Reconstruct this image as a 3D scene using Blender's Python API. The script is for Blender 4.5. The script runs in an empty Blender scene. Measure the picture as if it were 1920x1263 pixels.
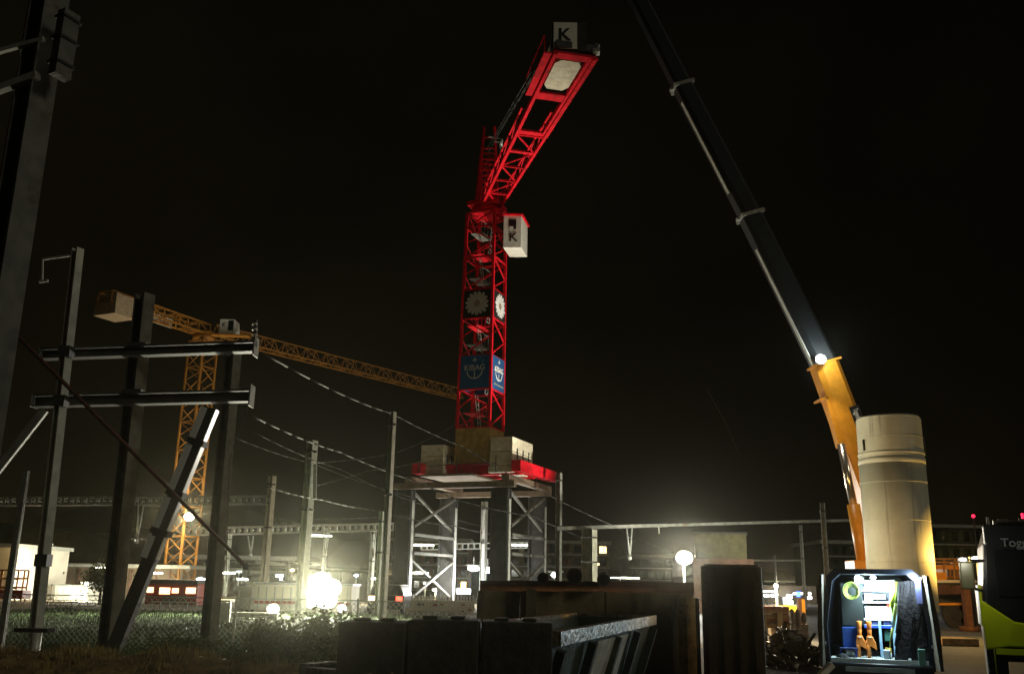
import bpy, math, random
from mathutils import Vector as V, Matrix
random.seed(11)
sc = bpy.context.scene
col = sc.collection

# ------------------------------------------------------------------ camera
F = 1750.0                       # focal length in photograph pixels (1920 wide)
CAM = V((0, 0, 1.65))
Zc = V((123, 6670, -1750)).normalized()
fw = V((0, 0, -1))
Yc = (fw - Zc * fw.dot(Zc)).normalized()
Xc = Yc.cross(Zc)
R3 = Matrix((Xc, Yc, Zc))
cd = bpy.data.cameras.new("camera")
cam = bpy.data.objects.new("camera", cd)
col.objects.link(cam)
cd.sensor_width = 36
cd.lens = F / 1920 * 36
cd.clip_start = 0.1
cd.clip_end = 3000
cam.matrix_world = Matrix.Translation(CAM) @ R3.to_4x4()
sc.camera = cam

def ray(x, y):
    return (R3 @ V(((x - 960) / F, (631.5 - y) / F, -1.0)))
def P(x, y, Y):
    d = ray(x, y)
    return CAM + d * (Y / d.y)
def PZ(x, y, z):
    d = ray(x, y)
    return CAM + d * ((z - CAM.z) / d.z)

# ------------------------------------------------------------------ world
w = bpy.data.worlds.new("World")
sc.world = w
w.use_nodes = True
nt = w.node_tree
bg = nt.nodes["Background"]
tc = nt.nodes.new("ShaderNodeTexCoord")
sp = nt.nodes.new("ShaderNodeSeparateXYZ")
nt.links.new(tc.outputs["Generated"], sp.inputs[0])
rp = nt.nodes.new("ShaderNodeValToRGB")
e = rp.color_ramp.elements
e[0].position = 0.0; e[0].color = (0.0060, 0.0048, 0.0024, 1)
e[1].position = 0.75; e[1].color = (0.0014, 0.0013, 0.0007, 1)
m = rp.color_ramp.elements.new(0.28); m.color = (0.0032, 0.0025, 0.0011, 1)
nt.links.new(sp.outputs[2], rp.inputs[0])
mr = nt.nodes.new("ShaderNodeMapRange")          # city glow is stronger to the west of the site
mr.inputs[1].default_value = -0.6; mr.inputs[2].default_value = 0.5
mr.inputs[3].default_value = 1.35; mr.inputs[4].default_value = 0.6
nt.links.new(sp.outputs[0], mr.inputs[0])
nz = nt.nodes.new("ShaderNodeTexNoise"); nz.inputs["Scale"].default_value = 5.0; nz.inputs["Detail"].default_value = 5
nt.links.new(tc.outputs["Generated"], nz.inputs["Vector"])
mr2 = nt.nodes.new("ShaderNodeMapRange")
mr2.inputs[1].default_value = 0.3; mr2.inputs[2].default_value = 0.7
mr2.inputs[3].default_value = 0.75; mr2.inputs[4].default_value = 1.25
nt.links.new(nz.outputs[0], mr2.inputs[0])
mu = nt.nodes.new("ShaderNodeMath"); mu.operation = 'MULTIPLY'
nt.links.new(mr.outputs[0], mu.inputs[0]); nt.links.new(mr2.outputs[0], mu.inputs[1])
nt.links.new(rp.outputs[0], bg.inputs[0])
nt.links.new(mu.outputs[0], bg.inputs[1])

sd_ = bpy.data.lights.new("fill_sun", 'SUN'); sd_.energy = 0.28; sd_.angle = math.radians(12); sd_.color = (1.0, .93, .74)  # weak fill added for the street lighting behind the viewer
so_ = bpy.data.objects.new("fill_sun", sd_); col.objects.link(so_)
so_.rotation_euler = V((-.85, .45, -.42)).to_track_quat('-Z', 'Y').to_euler()
sc.view_settings.view_transform = 'Standard'
sc.view_settings.look = 'None'
sc.view_settings.exposure = 0
sc.view_settings.gamma = 1
sc.cycles.use_denoising = True
sc.cycles.denoiser = "OPENIMAGEDENOISE"
sc.cycles.max_bounces = 5
sc.cycles.diffuse_bounces = 2
sc.cycles.glossy_bounces = 3
sc.cycles.volume_bounces = 0
sc.cycles.sample_clamp_indirect = 3.0
sc.cycles.use_light_tree = True

# ------------------------------------------------------------------ materials
MATS = {}
def mat(name, c, rough=0.6, metal=0.0, var=0.25, vscale=3.0, bump=0.0, bscale=30, dirt=None, dscale=0.8, dthr=0.55, streak=None):
    if name in MATS: return MATS[name]
    m = bpy.data.materials.new(name); m.use_nodes = True
    n = m.node_tree; b = n.nodes["Principled BSDF"]
    b.inputs["Roughness"].default_value = rough
    b.inputs["Metallic"].default_value = metal
    t = n.nodes.new("ShaderNodeTexCoord")
    z = n.nodes.new("ShaderNodeTexNoise"); z.inputs["Scale"].default_value = vscale; z.inputs["Detail"].default_value = 6
    n.links.new(t.outputs["Object"], z.inputs["Vector"])
    r = n.nodes.new("ShaderNodeValToRGB")
    r.color_ramp.elements[0].position = 0.3; r.color_ramp.elements[1].position = 0.7
    r.color_ramp.elements[0].color = tuple(k * (1 - var) for k in c) + (1,)
    r.color_ramp.elements[1].color = tuple(min(1, k * (1 + var)) for k in c) + (1,)
    n.links.new(z.outputs[0], r.inputs[0])
    out = r.outputs[0]
    if dirt:
        z2 = n.nodes.new("ShaderNodeTexNoise"); z2.inputs["Scale"].default_value = dscale; z2.inputs["Detail"].default_value = 9
        z2.inputs["Roughness"].default_value = 0.7
        if streak:
            mp = n.nodes.new("ShaderNodeMapping"); mp.inputs["Scale"].default_value = streak
            n.links.new(t.outputs["Object"], mp.inputs["Vector"]); n.links.new(mp.outputs[0], z2.inputs["Vector"])
        else: n.links.new(t.outputs["Object"], z2.inputs["Vector"])
        q = n.nodes.new("ShaderNodeMapRange")
        q.inputs[1].default_value = dthr; q.inputs[2].default_value = dthr + 0.12
        n.links.new(z2.outputs[0], q.inputs[0])
        mx = n.nodes.new("ShaderNodeMix"); mx.data_type = 'RGBA'
        n.links.new(q.outputs[0], mx.inputs[0]); n.links.new(out, mx.inputs[6])
        mx.inputs[7].default_value = tuple(dirt) + (1,)
        out = mx.outputs[2]
    n.links.new(out, b.inputs["Base Color"])
    if bump:
        z3 = n.nodes.new("ShaderNodeTexNoise"); z3.inputs["Scale"].default_value = bscale; z3.inputs["Detail"].default_value = 5
        n.links.new(t.outputs["Object"], z3.inputs["Vector"])
        bp = n.nodes.new("ShaderNodeBump"); bp.inputs["Strength"].default_value = bump; bp.inputs["Distance"].default_value = 0.05
        n.links.new(z3.outputs[0], bp.inputs["Height"]); n.links.new(bp.outputs[0], b.inputs["Normal"])
    MATS[name] = m
    return m
def emi(name, c, s):
    if name in MATS: return MATS[name]
    m = bpy.data.materials.new(name); m.use_nodes = True
    b = m.node_tree.nodes["Principled BSDF"]
    b.inputs["Base Color"].default_value = tuple(c) + (1,)
    b.inputs["Emission Color"].default_value = tuple(c) + (1,)
    b.inputs["Emission Strength"].default_value = s
    MATS[name] = m
    return m

red = mat("red_paint", (0.60, 0.005, 0.014), 0.7, var=0.25, vscale=2, dirt=(0.16, 0.015, 0.015), dscale=1.6, dthr=0.56)
red.node_tree.nodes["Principled BSDF"].inputs["Specular IOR Level"].default_value = 0.15
cream = mat("cream_concrete", (0.62, 0.56, 0.40), 0.8, var=0.2, bump=0.3, dirt=(0.4, 0.36, 0.25), dthr=0.58)
creampaint = mat("cream_panel", (0.62, 0.60, 0.50), 0.55, var=0.12)
yellow = mat("yellow_crane_paint", (0.34, 0.145, 0.02), 0.5, var=0.25, dirt=(0.25, 0.12, 0.03), dthr=0.6)
orange = mat("orange_boom_paint", (0.70, 0.29, 0.02), 0.38, var=0.12, dirt=(0.4, 0.17, 0.03), dthr=0.64)
ochre = mat("ochre_shutter", (0.40, 0.26, 0.07), 0.75, var=0.3)
galv = mat("galvanised_steel", (0.42, 0.44, 0.38), 0.45, 0.35, var=0.25, vscale=6, dirt=(0.22, 0.2, 0.15), dscale=2.0, dthr=0.6)
galvlight = mat("galvanised_light", (0.55, 0.56, 0.48), 0.5, 0.2, var=0.2, vscale=5)
hsteel = mat("weathered_steel_column", (0.17, 0.175, 0.145), 0.7, 0.2, var=0.35, vscale=4, bump=0.2, dirt=(0.10, 0.07, 0.04), dscale=1.5)
darksteel = mat("dark_steel", (0.045, 0.047, 0.042), 0.6, 0.3, var=0.3)
dsteel = mat("dark_column_paint", (0.12, 0.12, 0.098), 0.65, 0.1, var=0.35, vscale=4, bump=0.2, dirt=(0.07, 0.045, 0.025), dscale=1.5)
rust = mat("rusty_brown_steel", (0.11, 0.05, 0.03), 0.8, 0.1, var=0.35, vscale=5, bump=0.3)
tan = mat("tan_formwork", (0.34, 0.25, 0.15), 0.75, var=0.3, vscale=5)
black = mat("black_rubber", (0.018, 0.018, 0.018), 0.7, var=0.3)
blackpaint = mat("black_paint", (0.012, 0.013, 0.014), 0.28, var=0.2)
bluep = mat("blue_banner", (0.01, 0.07, 0.19), 0.6, var=0.15)
blackb = mat("black_banner", (0.012, 0.011, 0.009), 0.6, var=0.2)
white = mat("white_lettering", (0.75, 0.75, 0.70), 0.6, var=0.05)
dim_white = mat("grey_shaded_lettering", (0.42, 0.42, 0.36), 0.6, var=0.1)  # also the white print on the left mast faces, darkened for their shade
boomdark = mat("dark_boom_section", (0.012, 0.016, 0.017), 0.5, 0.0, var=0.25)
silo_m = mat("silo_paint", (0.54, 0.52, 0.38), 0.6, 0.0, var=0.10, vscale=1.5, bump=0.06, bscale=3, dirt=(0.30, 0.27, 0.19), dscale=1.5, dthr=0.56, streak=(2.2, 2.2, 0.12))
ground_m = mat("ground_dirt", (0.14, 0.105, 0.05), 0.95, var=0.45, vscale=0.6, bump=0.6, bscale=6, dirt=(0.035, 0.04, 0.02), dscale=0.3, dthr=0.5)
asphalt = mat("asphalt", (0.07, 0.075, 0.075), 0.75, var=0.3, vscale=8, bump=0.2, bscale=90, dirt=(0.12, 0.12, 0.11), dscale=1.4, dthr=0.56)
grass_m = mat("grass_blades", (0.075, 0.12, 0.04), 0.85, var=0.45, vscale=1.2)
leaf_m = mat("leaf", (0.10, 0.12, 0.035), 0.7, var=0.5, vscale=4)
bark = mat("bark", (0.08, 0.06, 0.04), 0.9, var=0.3)
wall_m = mat("dark_station_wall", (0.16, 0.12, 0.07), 0.9, var=0.3, vscale=0.8, bump=0.2, bscale=4)
hill_m = mat("hill", (0.04, 0.045, 0.02), 0.95, var=0.4, vscale=0.05)
wood = mat("timber", (0.42, 0.23, 0.08), 0.8, var=0.4, vscale=6, bump=0.2)
woodred = mat("red_brown_timber", (0.30, 0.09, 0.04), 0.8, var=0.4, vscale=6)
hoard = mat("stained_concrete_wall", (0.26, 0.20, 0.10), 0.85, var=0.45, vscale=1.6, bump=0.3, bscale=12, dirt=(0.05, 0.035, 0.02), dscale=1.6, dthr=0.54, streak=(1.2, 1.2, .3))
skip_m = mat("skip_green_steel", (0.07, 0.09, 0.07), 0.5, 0.3, var=0.4, vscale=4, bump=0.25, bscale=15, dirt=(0.10, 0.06, 0.03), dscale=2.5, dthr=0.6)
skip_r = mat("skip_worn_steel", (0.34, 0.30, 0.23), 0.36, 0.25, var=0.4, vscale=5, bump=0.35, bscale=14, dirt=(0.07, 0.04, 0.025), dscale=3, dthr=0.48, streak=(2.5, 2.5, .5))
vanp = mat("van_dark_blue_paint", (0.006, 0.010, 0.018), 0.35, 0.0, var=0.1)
vandoor = mat("van_door_silver", (0.11, 0.10, 0.07), 0.35, 0.5, var=0.2, vscale=6, bump=0.2, bscale=10)
shelfw = mat("white_shelf", (0.80, 0.86, 0.92), 0.5, var=0.05)
blueplastic = mat("blue_plastic", (0.02, 0.08, 0.55), 0.4, var=0.15)
liner = mat("van_lining", (0.05, 0.075, 0.07), 0.8, var=0.2)
floor_m = mat("van_floor", (0.45, 0.5, 0.47), 0.6, var=0.2)
orangeb = mat("orange_hoist", (0.95, 0.33, 0.06), 0.45, var=0.08)
hiviz = mat("yellow_green_cloth", (0.55, 0.75, 0.04), 0.7, var=0.3, vscale=12)
cloth = mat("dark_cloth", (0.006, 0.008, 0.011), 0.8, var=0.5, vscale=9, bump=0.8, bscale=14)
limep = mat("lime_truck_paint", (0.50, 0.62, 0.01), 0.3, 0.0, var=0.08)
truckglass = mat("dark_windscreen", (0.01, 0.012, 0.012), 0.08, var=0.1)
hosem = mat("green_yellow_hose", (0.32, 0.40, 0.08), 0.5, var=0.2)
blanch = mat("white_container", (0.72, 0.68, 0.54), 0.7, var=0.12, vscale=1.0)
redtrain = mat("red_carriage", (0.30, 0.03, 0.015), 0.5, var=0.2)
canopy_m = mat("canopy_concrete", (0.32, 0.31, 0.24), 0.8, var=0.2)
brick = mat("brown_facade", (0.16, 0.09, 0.055), 0.85, var=0.3)
hyd = mat("hydraulic_chrome", (0.75, 0.68, 0.55), 0.22, 0.9, var=0.05)
teal = mat("teal_tyre_rubber", (0.05, 0.10, 0.09), 0.7, var=0.3, vscale=10)

E_white = emi("lamp_white", (1.0, 0.97, 0.86), 9)
E_big = emi("floodlight_face", (1.0, 0.98, 0.84), 4.5)
E_warm = emi("lamp_warm", (1.0, 0.72, 0.32), 8)
E_cool = emi("lamp_cool", (0.85, 0.93, 1.0), 8)
E_van = emi("van_led", (0.80, 0.93, 1.0), 12)
E_blue = emi("blue_light", (0.05, 0.12, 1.0), 8)
E_red = emi("red_beacon", (1.0, 0.01, 0.04), 6)
E_win = emi("lit_window", (1.0, 0.72, 0.36), 2.6)
E_sign = emi("backlit_sign", (0.80, 0.86, 1.0), 5)
E_tail = emi("tail_light", (1.0, 0.06, 0.03), 6)

# ------------------------------------------------------------------ mesh helpers
LOC = {}
class MB:
    def __init__(s): s.v = []; s.f = []; s.sm = []
    def quad(s, *p, smooth=False):
        n = len(s.v); s.v += [V(q) for q in p]; s.f.append(tuple(range(n, n + len(p)))); s.sm.append(smooth)
    def hexa(s, c):
        n = len(s.v); s.v += [V(q) for q in c]
        for f in ((0, 3, 2, 1), (4, 5, 6, 7), (0, 1, 5, 4), (1, 2, 6, 5), (2, 3, 7, 6), (3, 0, 4, 7)):
            s.f.append(tuple(n + i for i in f)); s.sm.append(False)
    def box(s, c, d, ax=None):
        c = V(c)
        X, Y, Z = ax if ax else (V((1, 0, 0)), V((0, 1, 0)), V((0, 0, 1)))
        hx, hy, hz = X * d[0] / 2, Y * d[1] / 2, Z * d[2] / 2
        s.hexa([c - hx - hy - hz, c + hx - hy - hz, c + hx + hy - hz, c - hx + hy - hz,
                c - hx - hy + hz, c + hx - hy + hz, c + hx + hy + hz, c - hx + hy + hz])
    def bb(s, x0, x1, y0, y1, z0, z1):
        s.box(((x0 + x1) / 2, (y0 + y1) / 2, (z0 + z1) / 2), (x1 - x0, y1 - y0, z1 - z0))
    def bar(s, a, b, w_, h=None, up=(0, 0, 1)):
        a, b = V(a), V(b); h = h or w_
        d = (b - a); L = d.length
        if L < 1e-6: return
        d.normalize(); up = V(up)
        if abs(d.dot(up)) > 0.98: up = V((0, 1, 0)) if abs(d.y) < .9 else V((1, 0, 0))
        X = d.cross(up).normalized(); Z = X.cross(d)
        s.box((a + b) / 2, (w_, L, h), (X, d, Z))
    def tube(s, a, b, r, n=8, r2=None, caps=True, smooth=True):
        a, b = V(a), V(b); r2 = r if r2 is None else r2
        d = (b - a)
        if d.length < 1e-6: return
        d.normalize(); up = V((0, 0, 1)) if abs(d.z) < .9 else V((1, 0, 0))
        X = d.cross(up).normalized(); Y = d.cross(X)
        k = len(s.v)
        for i in range(n):
            t = 2 * math.pi * i / n; q = X * math.cos(t) + Y * math.sin(t)
            s.v.append(a + q * r); s.v.append(b + q * r2)
        for i in range(n):
            j = (i + 1) % n
            s.f.append((k + 2 * i, k + 2 * j, k + 2 * j + 1, k + 2 * i + 1)); s.sm.append(smooth)
        if caps:
            s.f.append(tuple(k + 2 * i for i in range(n))[::-1]); s.sm.append(False)
            s.f.append(tuple(k + 2 * i + 1 for i in range(n))); s.sm.append(False)
    def poly(s, pts, r, n=5):
        for a, b in zip(pts[:-1], pts[1:]): s.tube(a, b, r, n)
    def ball(s, c, r, n=10, m=7, sc_=(1, 1, 1)):
        c = V(c); k = len(s.v)
        for j in range(m + 1):
            ph = math.pi * j / m
            for i in range(n):
                t = 2 * math.pi * i / n
                s.v.append(c + V((r * sc_[0] * math.sin(ph) * math.cos(t), r * sc_[1] * math.sin(ph) * math.sin(t), r * sc_[2] * math.cos(ph))))
        for j in range(m):
            for i in range(n):
                i2 = (i + 1) % n
                s.f.append((k + j * n + i, k + (j + 1) * n + i, k + (j + 1) * n + i2, k + j * n + i2)); s.sm.append(True)
    def ring(s, c, R, r, ax=(0, 1, 0), n=24, m=6):
        c = V(c); ax = V(ax).normalized(); up = V((0, 0, 1)) if abs(ax.z) < .9 else V((1, 0, 0))
        X = ax.cross(up).normalized(); Y = ax.cross(X); k = len(s.v)
        for i in range(n):
            t = 2 * math.pi * i / n; q = X * math.cos(t) + Y * math.sin(t)
            for j in range(m):
                u = 2 * math.pi * j / m
                s.v.append(c + q * (R + r * math.cos(u)) + ax * r * math.sin(u))
        for i in range(n):
            for j in range(m):
                a = k + i * m + j; b = k + i * m + (j + 1) % m
                c2 = k + ((i + 1) % n) * m + (j + 1) % m; d = k + ((i + 1) % n) * m + j
                s.f.append((a, b, c2, d)); s.sm.append(True)
    def prism(s, pts, off):
        n = len(pts); k = len(s.v); off = V(off)
        s.v += [V(p) for p in pts] + [V(p) + off for p in pts]
        s.f.append(tuple(range(k, k + n))[::-1]); s.f.append(tuple(range(k + n, k + 2 * n))); s.sm += [False, False]
        for i in range(n):
            j = (i + 1) % n
            s.f.append((k + i, k + j, k + n + j, k + n + i)); s.sm.append(False)
    def build(s, name, m, parent=None, loc=None, bevel=0):
        base = LOC[parent.name] if parent else V(loc if loc is not None else (0, 0, 0))
        me = bpy.data.meshes.new(name)
        me.from_pydata([tuple(q - base) for q in s.v], [], s.f)
        me.polygons.foreach_set("use_smooth", s.sm)
        me.update()
        o = bpy.data.objects.new(name, me); col.objects.link(o)
        me.materials.append(m)
        if parent: o.parent = parent
        else: o.location = base
        LOC[o.name] = base
        if bevel:
            b = o.modifiers.new("bevel", 'BEVEL'); b.width = bevel; b.segments = 2; b.limit_method = 'ANGLE'
        return o

def tag(o, label=None, cat=None, group=None, kind=None):
    if label: o["label"] = label
    if cat: o["category"] = cat
    if group: o["group"] = group
    if kind: o["kind"] = kind
    return o
def thing(name, label, cat, loc=(0, 0, 0), group=None):
    o = bpy.data.objects.new(name, None); col.objects.link(o); o.location = loc
    o.empty_display_size = 0.2
    LOC[o.name] = V(loc)
    return tag(o, label, cat, group)
def copy_tree(o, parent=None, loc=None):
    c = o.copy(); col.objects.link(c); c.parent = parent
    if loc is not None: c.location = loc
    LOC[c.name] = V(loc) if loc is not None else LOC[o.name]
    for ch in list(o.children): copy_tree(ch, c)
    return c
def text(body, org, xd, up, size, m, parent, name="lettering", ext=0.01, align='CENTER', sx=1.0):
    cu = bpy.data.curves.new(name, 'FONT'); cu.body = body; cu.size = size; cu.extrude = ext
    cu.align_x = align; cu.align_y = 'CENTER'; cu.offset = size * 0.012
    tmp = bpy.data.objects.new("tmp", cu); col.objects.link(tmp)
    bpy.context.view_layer.update()
    me = bpy.data.meshes.new_from_object(tmp.evaluated_get(bpy.context.evaluated_depsgraph_get()))
    bpy.data.objects.remove(tmp); me.name = name; me.materials.clear(); me.materials.append(m)
    o = bpy.data.objects.new(name, me); col.objects.link(o)
    xd = V(xd).normalized(); up = V(up).normalized(); n = xd.cross(up)
    M = Matrix((xd * sx, up, n)).transposed().to_4x4()
    M.translation = V(org) - LOC[parent.name]
    o.parent = parent; o.matrix_local = M
    LOC[o.name] = LOC[parent.name]
    return o
def lamp(name, p, energy, c, parent, r=0.15, spot=None, target=None, blend=0.4):
    d = bpy.data.lights.new(name, 'SPOT' if spot else 'POINT')
    d.energy = energy; d.color = c; d.shadow_soft_size = r
    o = bpy.data.objects.new(name, d); col.objects.link(o)
    o.parent = parent; o.location = V(p) - LOC[parent.name]
    if spot:
        d.spot_size = math.radians(spot); d.spot_blend = blend
        o.rotation_euler = (V(target) - V(p)).to_track_quat('-Z', 'Y').to_euler()
    return o

def turn(objs, pivot, ang, sx=1.0, sy=1.0):
    """turn finished things about a vertical axis through pivot (mesh data is rewritten, no object scale is left)"""
    pv = V(pivot); M = Matrix.Translation(pv) @ Matrix.Rotation(ang, 4, 'Z') @ Matrix.Diagonal((sx, sy, 1, 1)) @ Matrix.Translation(-pv)
    for root in objs:
        base = LOC[root.name].copy(); nb = M @ base
        todo = [root] + list(root.children_recursive)
        for o in todo:
            if o.type == 'MESH':
                L = o.matrix_basis.copy() if o is not root else Matrix()
                for v in o.data.vertices: v.co = (M @ (L @ v.co + base)) - nb
                if o is not root: o.matrix_basis = Matrix()
            elif o.type == 'LIGHT':
                o.location = (M @ (V(o.location) + base)) - nb; o.rotation_euler.z += ang
            LOC[o.name] = nb
        root.location = nb
WARM = (1.0, 0.86, 0.58)
# ------------------------------------------------------------------ ground
g = MB(); g.quad((-700, -40, 0), (700, -40, 0), (700, 900, 0), (-700, 900, 0))
tag(g.build("ground", ground_m), kind="structure")
g = MB(); g.quad((4.2, -10, .004), (16, -10, .004), (24, 60, .004), (7, 60, .004))
tag(g.build("road", asphalt), kind="structure")
# far dark hill behind the station, left
g = MB()
pts = []
for i in range(41):
    x = -320 + i * 14
    z = 24 * math.exp(-((x + 150) / 110) ** 2) + 6 + 2 * math.sin(i * 1.3) + 1.2 * math.sin(i * 3.1)
    pts.append((x, max(z, 2)))
for (xa, za), (xb, zb) in zip(pts[:-1], pts[1:]):
    g.quad((xa, 380, -1), (xb, 380, -1), (xb, 400, zb), (xa, 400, za))
    g.quad((xa, 400, za), (xb, 400, zb), (xb, 520, zb * .7), (xa, 520, za * .7))
    g.quad((xa, 520, za * .7), (xb, 520, zb * .7), (xb, 560, -1), (xa, 560, -1))
tag(g.build("hill", hill_m), kind="structure")

# ------------------------------------------------------------------ trusses
def lattice_mast(mb, N, dL, dR, wb, wt, z0, z1, H, chord=.16, brace=.07, sec=2.4):
    """square mast, near corner N (at z), faces along dL and dR; width tapers wb..wt between heights 0..H"""
    def corner(i, z):
        t = (z - H[0]) / (H[1] - H[0]); wd = wb + (wt - wb) * t
        c = N.copy(); c.z = z
        return c + {0: V(), 1: dR * wd, 2: dR * wd + dL * wd, 3: dL * wd}[i]
    for i in range(4): mb.bar(corner(i, z0), corner(i, z1), chord, up=(dR.x, dR.y, 0))
    n = max(1, round((z1 - z0) / (sec / 2))); dz = (z1 - z0) / n
    for k in range(n + 1):
        z = z0 + k * dz
        if k % 2 == 0 or k == n:
            for i in range(4): mb.bar(corner(i, z), corner((i + 1) % 4, z), brace * 1.1)
        if k < n:
            for i in range(4):
                a, b = (i, (i + 1) % 4) if k % 2 == 0 else ((i + 1) % 4, i)
                mb.bar(corner(a, z), corner(b, z + dz), brace)
    return corner

def truss(mb, A, B, side, up, wa, wb, h, n, chord=.12, brace=.06, tri=False):
    """box truss from A to B (bottom centre line)"""
    def c(i, t):
        p = A.lerp(B, t); wd = wa + (wb - wa) * t
        if tri: return p + {0: side * -wd / 2, 1: side * wd / 2, 2: up * h}[i]
        return p + {0: side * -wd / 2, 1: side * wd / 2, 2: side * wd / 2 + up * h, 3: side * -wd / 2 + up * h}[i]
    K = 3 if tri else 4
    for i in range(K): mb.bar(c(i, 0), c(i, 1), chord)
    for k in range(n + 1):
        t = k / n
        for i in range(K): mb.bar(c(i, t), c((i + 1) % K, t), brace)
        if k < n:
            for i in range(K):
                a, b = (i, (i + 1) % K) if k % 2 else ((i + 1) % K, i)
                mb.bar(c(a, t), c(b, (k + 1) / n), brace)
    return c

# ------------------------------------------------------------------ RED TOWER CRANE
a22 = math.radians(22)
dL = V((-math.cos(a22), math.sin(a22), 0)); dR = V((math.sin(a22), math.cos(a22), 0))
N0 = P(921.5, 640, 59); N0.z = 0
def NZ(y):                     # height of image row y on the near corner
    return P(922, y, 59).z
z_bot, z_top = NZ(868), NZ(392)
crane = thing("tower_crane", "red lattice tower crane with blue and black banners standing on the steel portal", "tower crane", (N0.x, N0.y, z_bot))
Hh = (z_bot, z_top)
WB, WT = 2.32, 2.02
def wid(z): return WB + (WT - WB) * (z - z_bot) / (z_top - z_bot)
lv = [NZ(y) for y in (800, 727, 664, 593, 539, 478, 392)]
for a, b in zip(lv[:-1], lv[1:]):
    mb = MB(); lattice_mast(mb, N0, dL, dR, WB, WT, a + .02, b - .02, Hh, chord=.17, brace=.075, sec=min(2.4, (b - a)))
    s_ = mb.build("mast_section", red, crane)
# foot of mast with ochre boards
mb = MB()
def mc(i, z, extra=0.0):
    wd = wid(z) + extra
    c = N0.copy(); c.z = z; c -= (dL + dR) * extra / 2
    return c + {0: V(), 1: dR * wd, 2: dR * wd + dL * wd, 3: dL * wd}[i]
def wrap(mb, z0, z1, extra, th=.03, faces=(0, 1, 2, 3)):
    for i in faces:
        j = (i + 1) % 4
        a, b, c, d = mc(i, z0, extra), mc(j, z0, extra), mc(j, z1, extra), mc(i, z1, extra)
        n = (b - a).cross(V((0, 0, 1))).normalized()
        u = (b - a).normalized() * th * (1.2 if i % 2 else 0)
        mb.hexa([a + u, b - u, b - u + n * -th, a + u - n * th, d + u, c - u, c - u - n * th, d + u - n * th])
wrap(mb, z_bot, NZ(801), .12)
for k in range(7):
    for i in (3, 0):
        a, b = mc(i, z_bot, .12), mc((i + 1) % 4, z_bot, .12)
        p = a.lerp(b, (k + .5) / 7); n = (b - a).cross(V((0, 0, 1))).normalized()
        mb.box((p.x + n.x * .015, p.y + n.y * .015, (z_bot + NZ(801)) / 2), (.04, .04, NZ(801) - z_bot - .1))
mb.build("boarding", ochre, crane)
# banners
def banner(y0, y1, m):
    b = MB(); wrap(b, NZ(y1), NZ(y0), .16, .02); return b.build("banner", m, crane)
bk = banner(541, 592, blackb); bl = banner(664, 726, bluep)
bk["label"] = "black banner with a white daisy"; bl["label"] = "blue banner with white company writing"
def facept(i, u, z, extra=.16, out=.03):
    a, b = mc(i, z, extra), mc((i + 1) % 4, z, extra)
    n = (b - a).cross(V((0, 0, 1))).normalized()
    return a.lerp(b, u) + n * out, (b - a).normalized(), n
for i in (3, 0):               # daisies: face 3 = left face (corner 3 to corner 0), face 0 = right face
    zc = (NZ(541) + NZ(592)) / 2; hh = (NZ(541) - NZ(592)) / 2
    c, xd, n = facept(i, .5, zc)
    mb = MB(); up = V((0, 0, 1))
    for k in range(15):
        t = 2 * math.pi * k / 15 + .1
        d = xd * math.cos(t) + up * math.sin(t); q = xd * -math.sin(t) + up * math.cos(t)
        L = hh * (.86 + .1 * random.random())
        o_ = n * (.004 * (k % 3))
        mb.prism([c + d * .22 * hh - q * .04 * hh + o_, c + d * L * .6 - q * .15 * hh + o_, c + d * L * .92 - q * .11 * hh + o_, c + d * L + o_,
                  c + d * L * .92 + q * .11 * hh + o_, c + d * L * .6 + q * .15 * hh + o_, c + d * .22 * hh + q * .04 * hh + o_], n * .006)
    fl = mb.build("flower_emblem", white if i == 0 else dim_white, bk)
    mb = MB(); mb.tube(c, c + n * .03, .2 * hh, 16); mb.build("flower_centre", ochre, fl) if False else mb.build("flower_centre", tan, bk)
for i in (3, 0):
    zc = (NZ(664) + NZ(726)) / 2
    c, xd, n = facept(i, .5, zc + .25)
    wd = wid(zc)
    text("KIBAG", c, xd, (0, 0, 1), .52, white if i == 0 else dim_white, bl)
    mb = MB(); up = V((0, 0, 1)); c = c - up * .15
    for k in range(12):
        t0, t1 = math.pi + math.pi * (k + .5) / 13, math.pi + math.pi * (k + 1.5) / 13
        mb.bar(c + (xd * math.cos(t0) + up * math.sin(t0)) * .55, c + (xd * math.cos(t1) + up * math.sin(t1)) * .55, .03, .07, up=up)
    mb.bar(c - up * .1, c - up * .55, .06, .02); mb.bar(c + up * .55, c + up * .85, .06, .02, up=n)
    mb.bar(c + up * .68 - xd * .16, c + up * .68 + xd * .16, .02, .06)
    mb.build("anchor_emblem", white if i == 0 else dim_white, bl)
    text("KIBAG Bauleistungen", c - up * .85, xd, up, .17, dim_white, bl) if i == 0 else None
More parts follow.
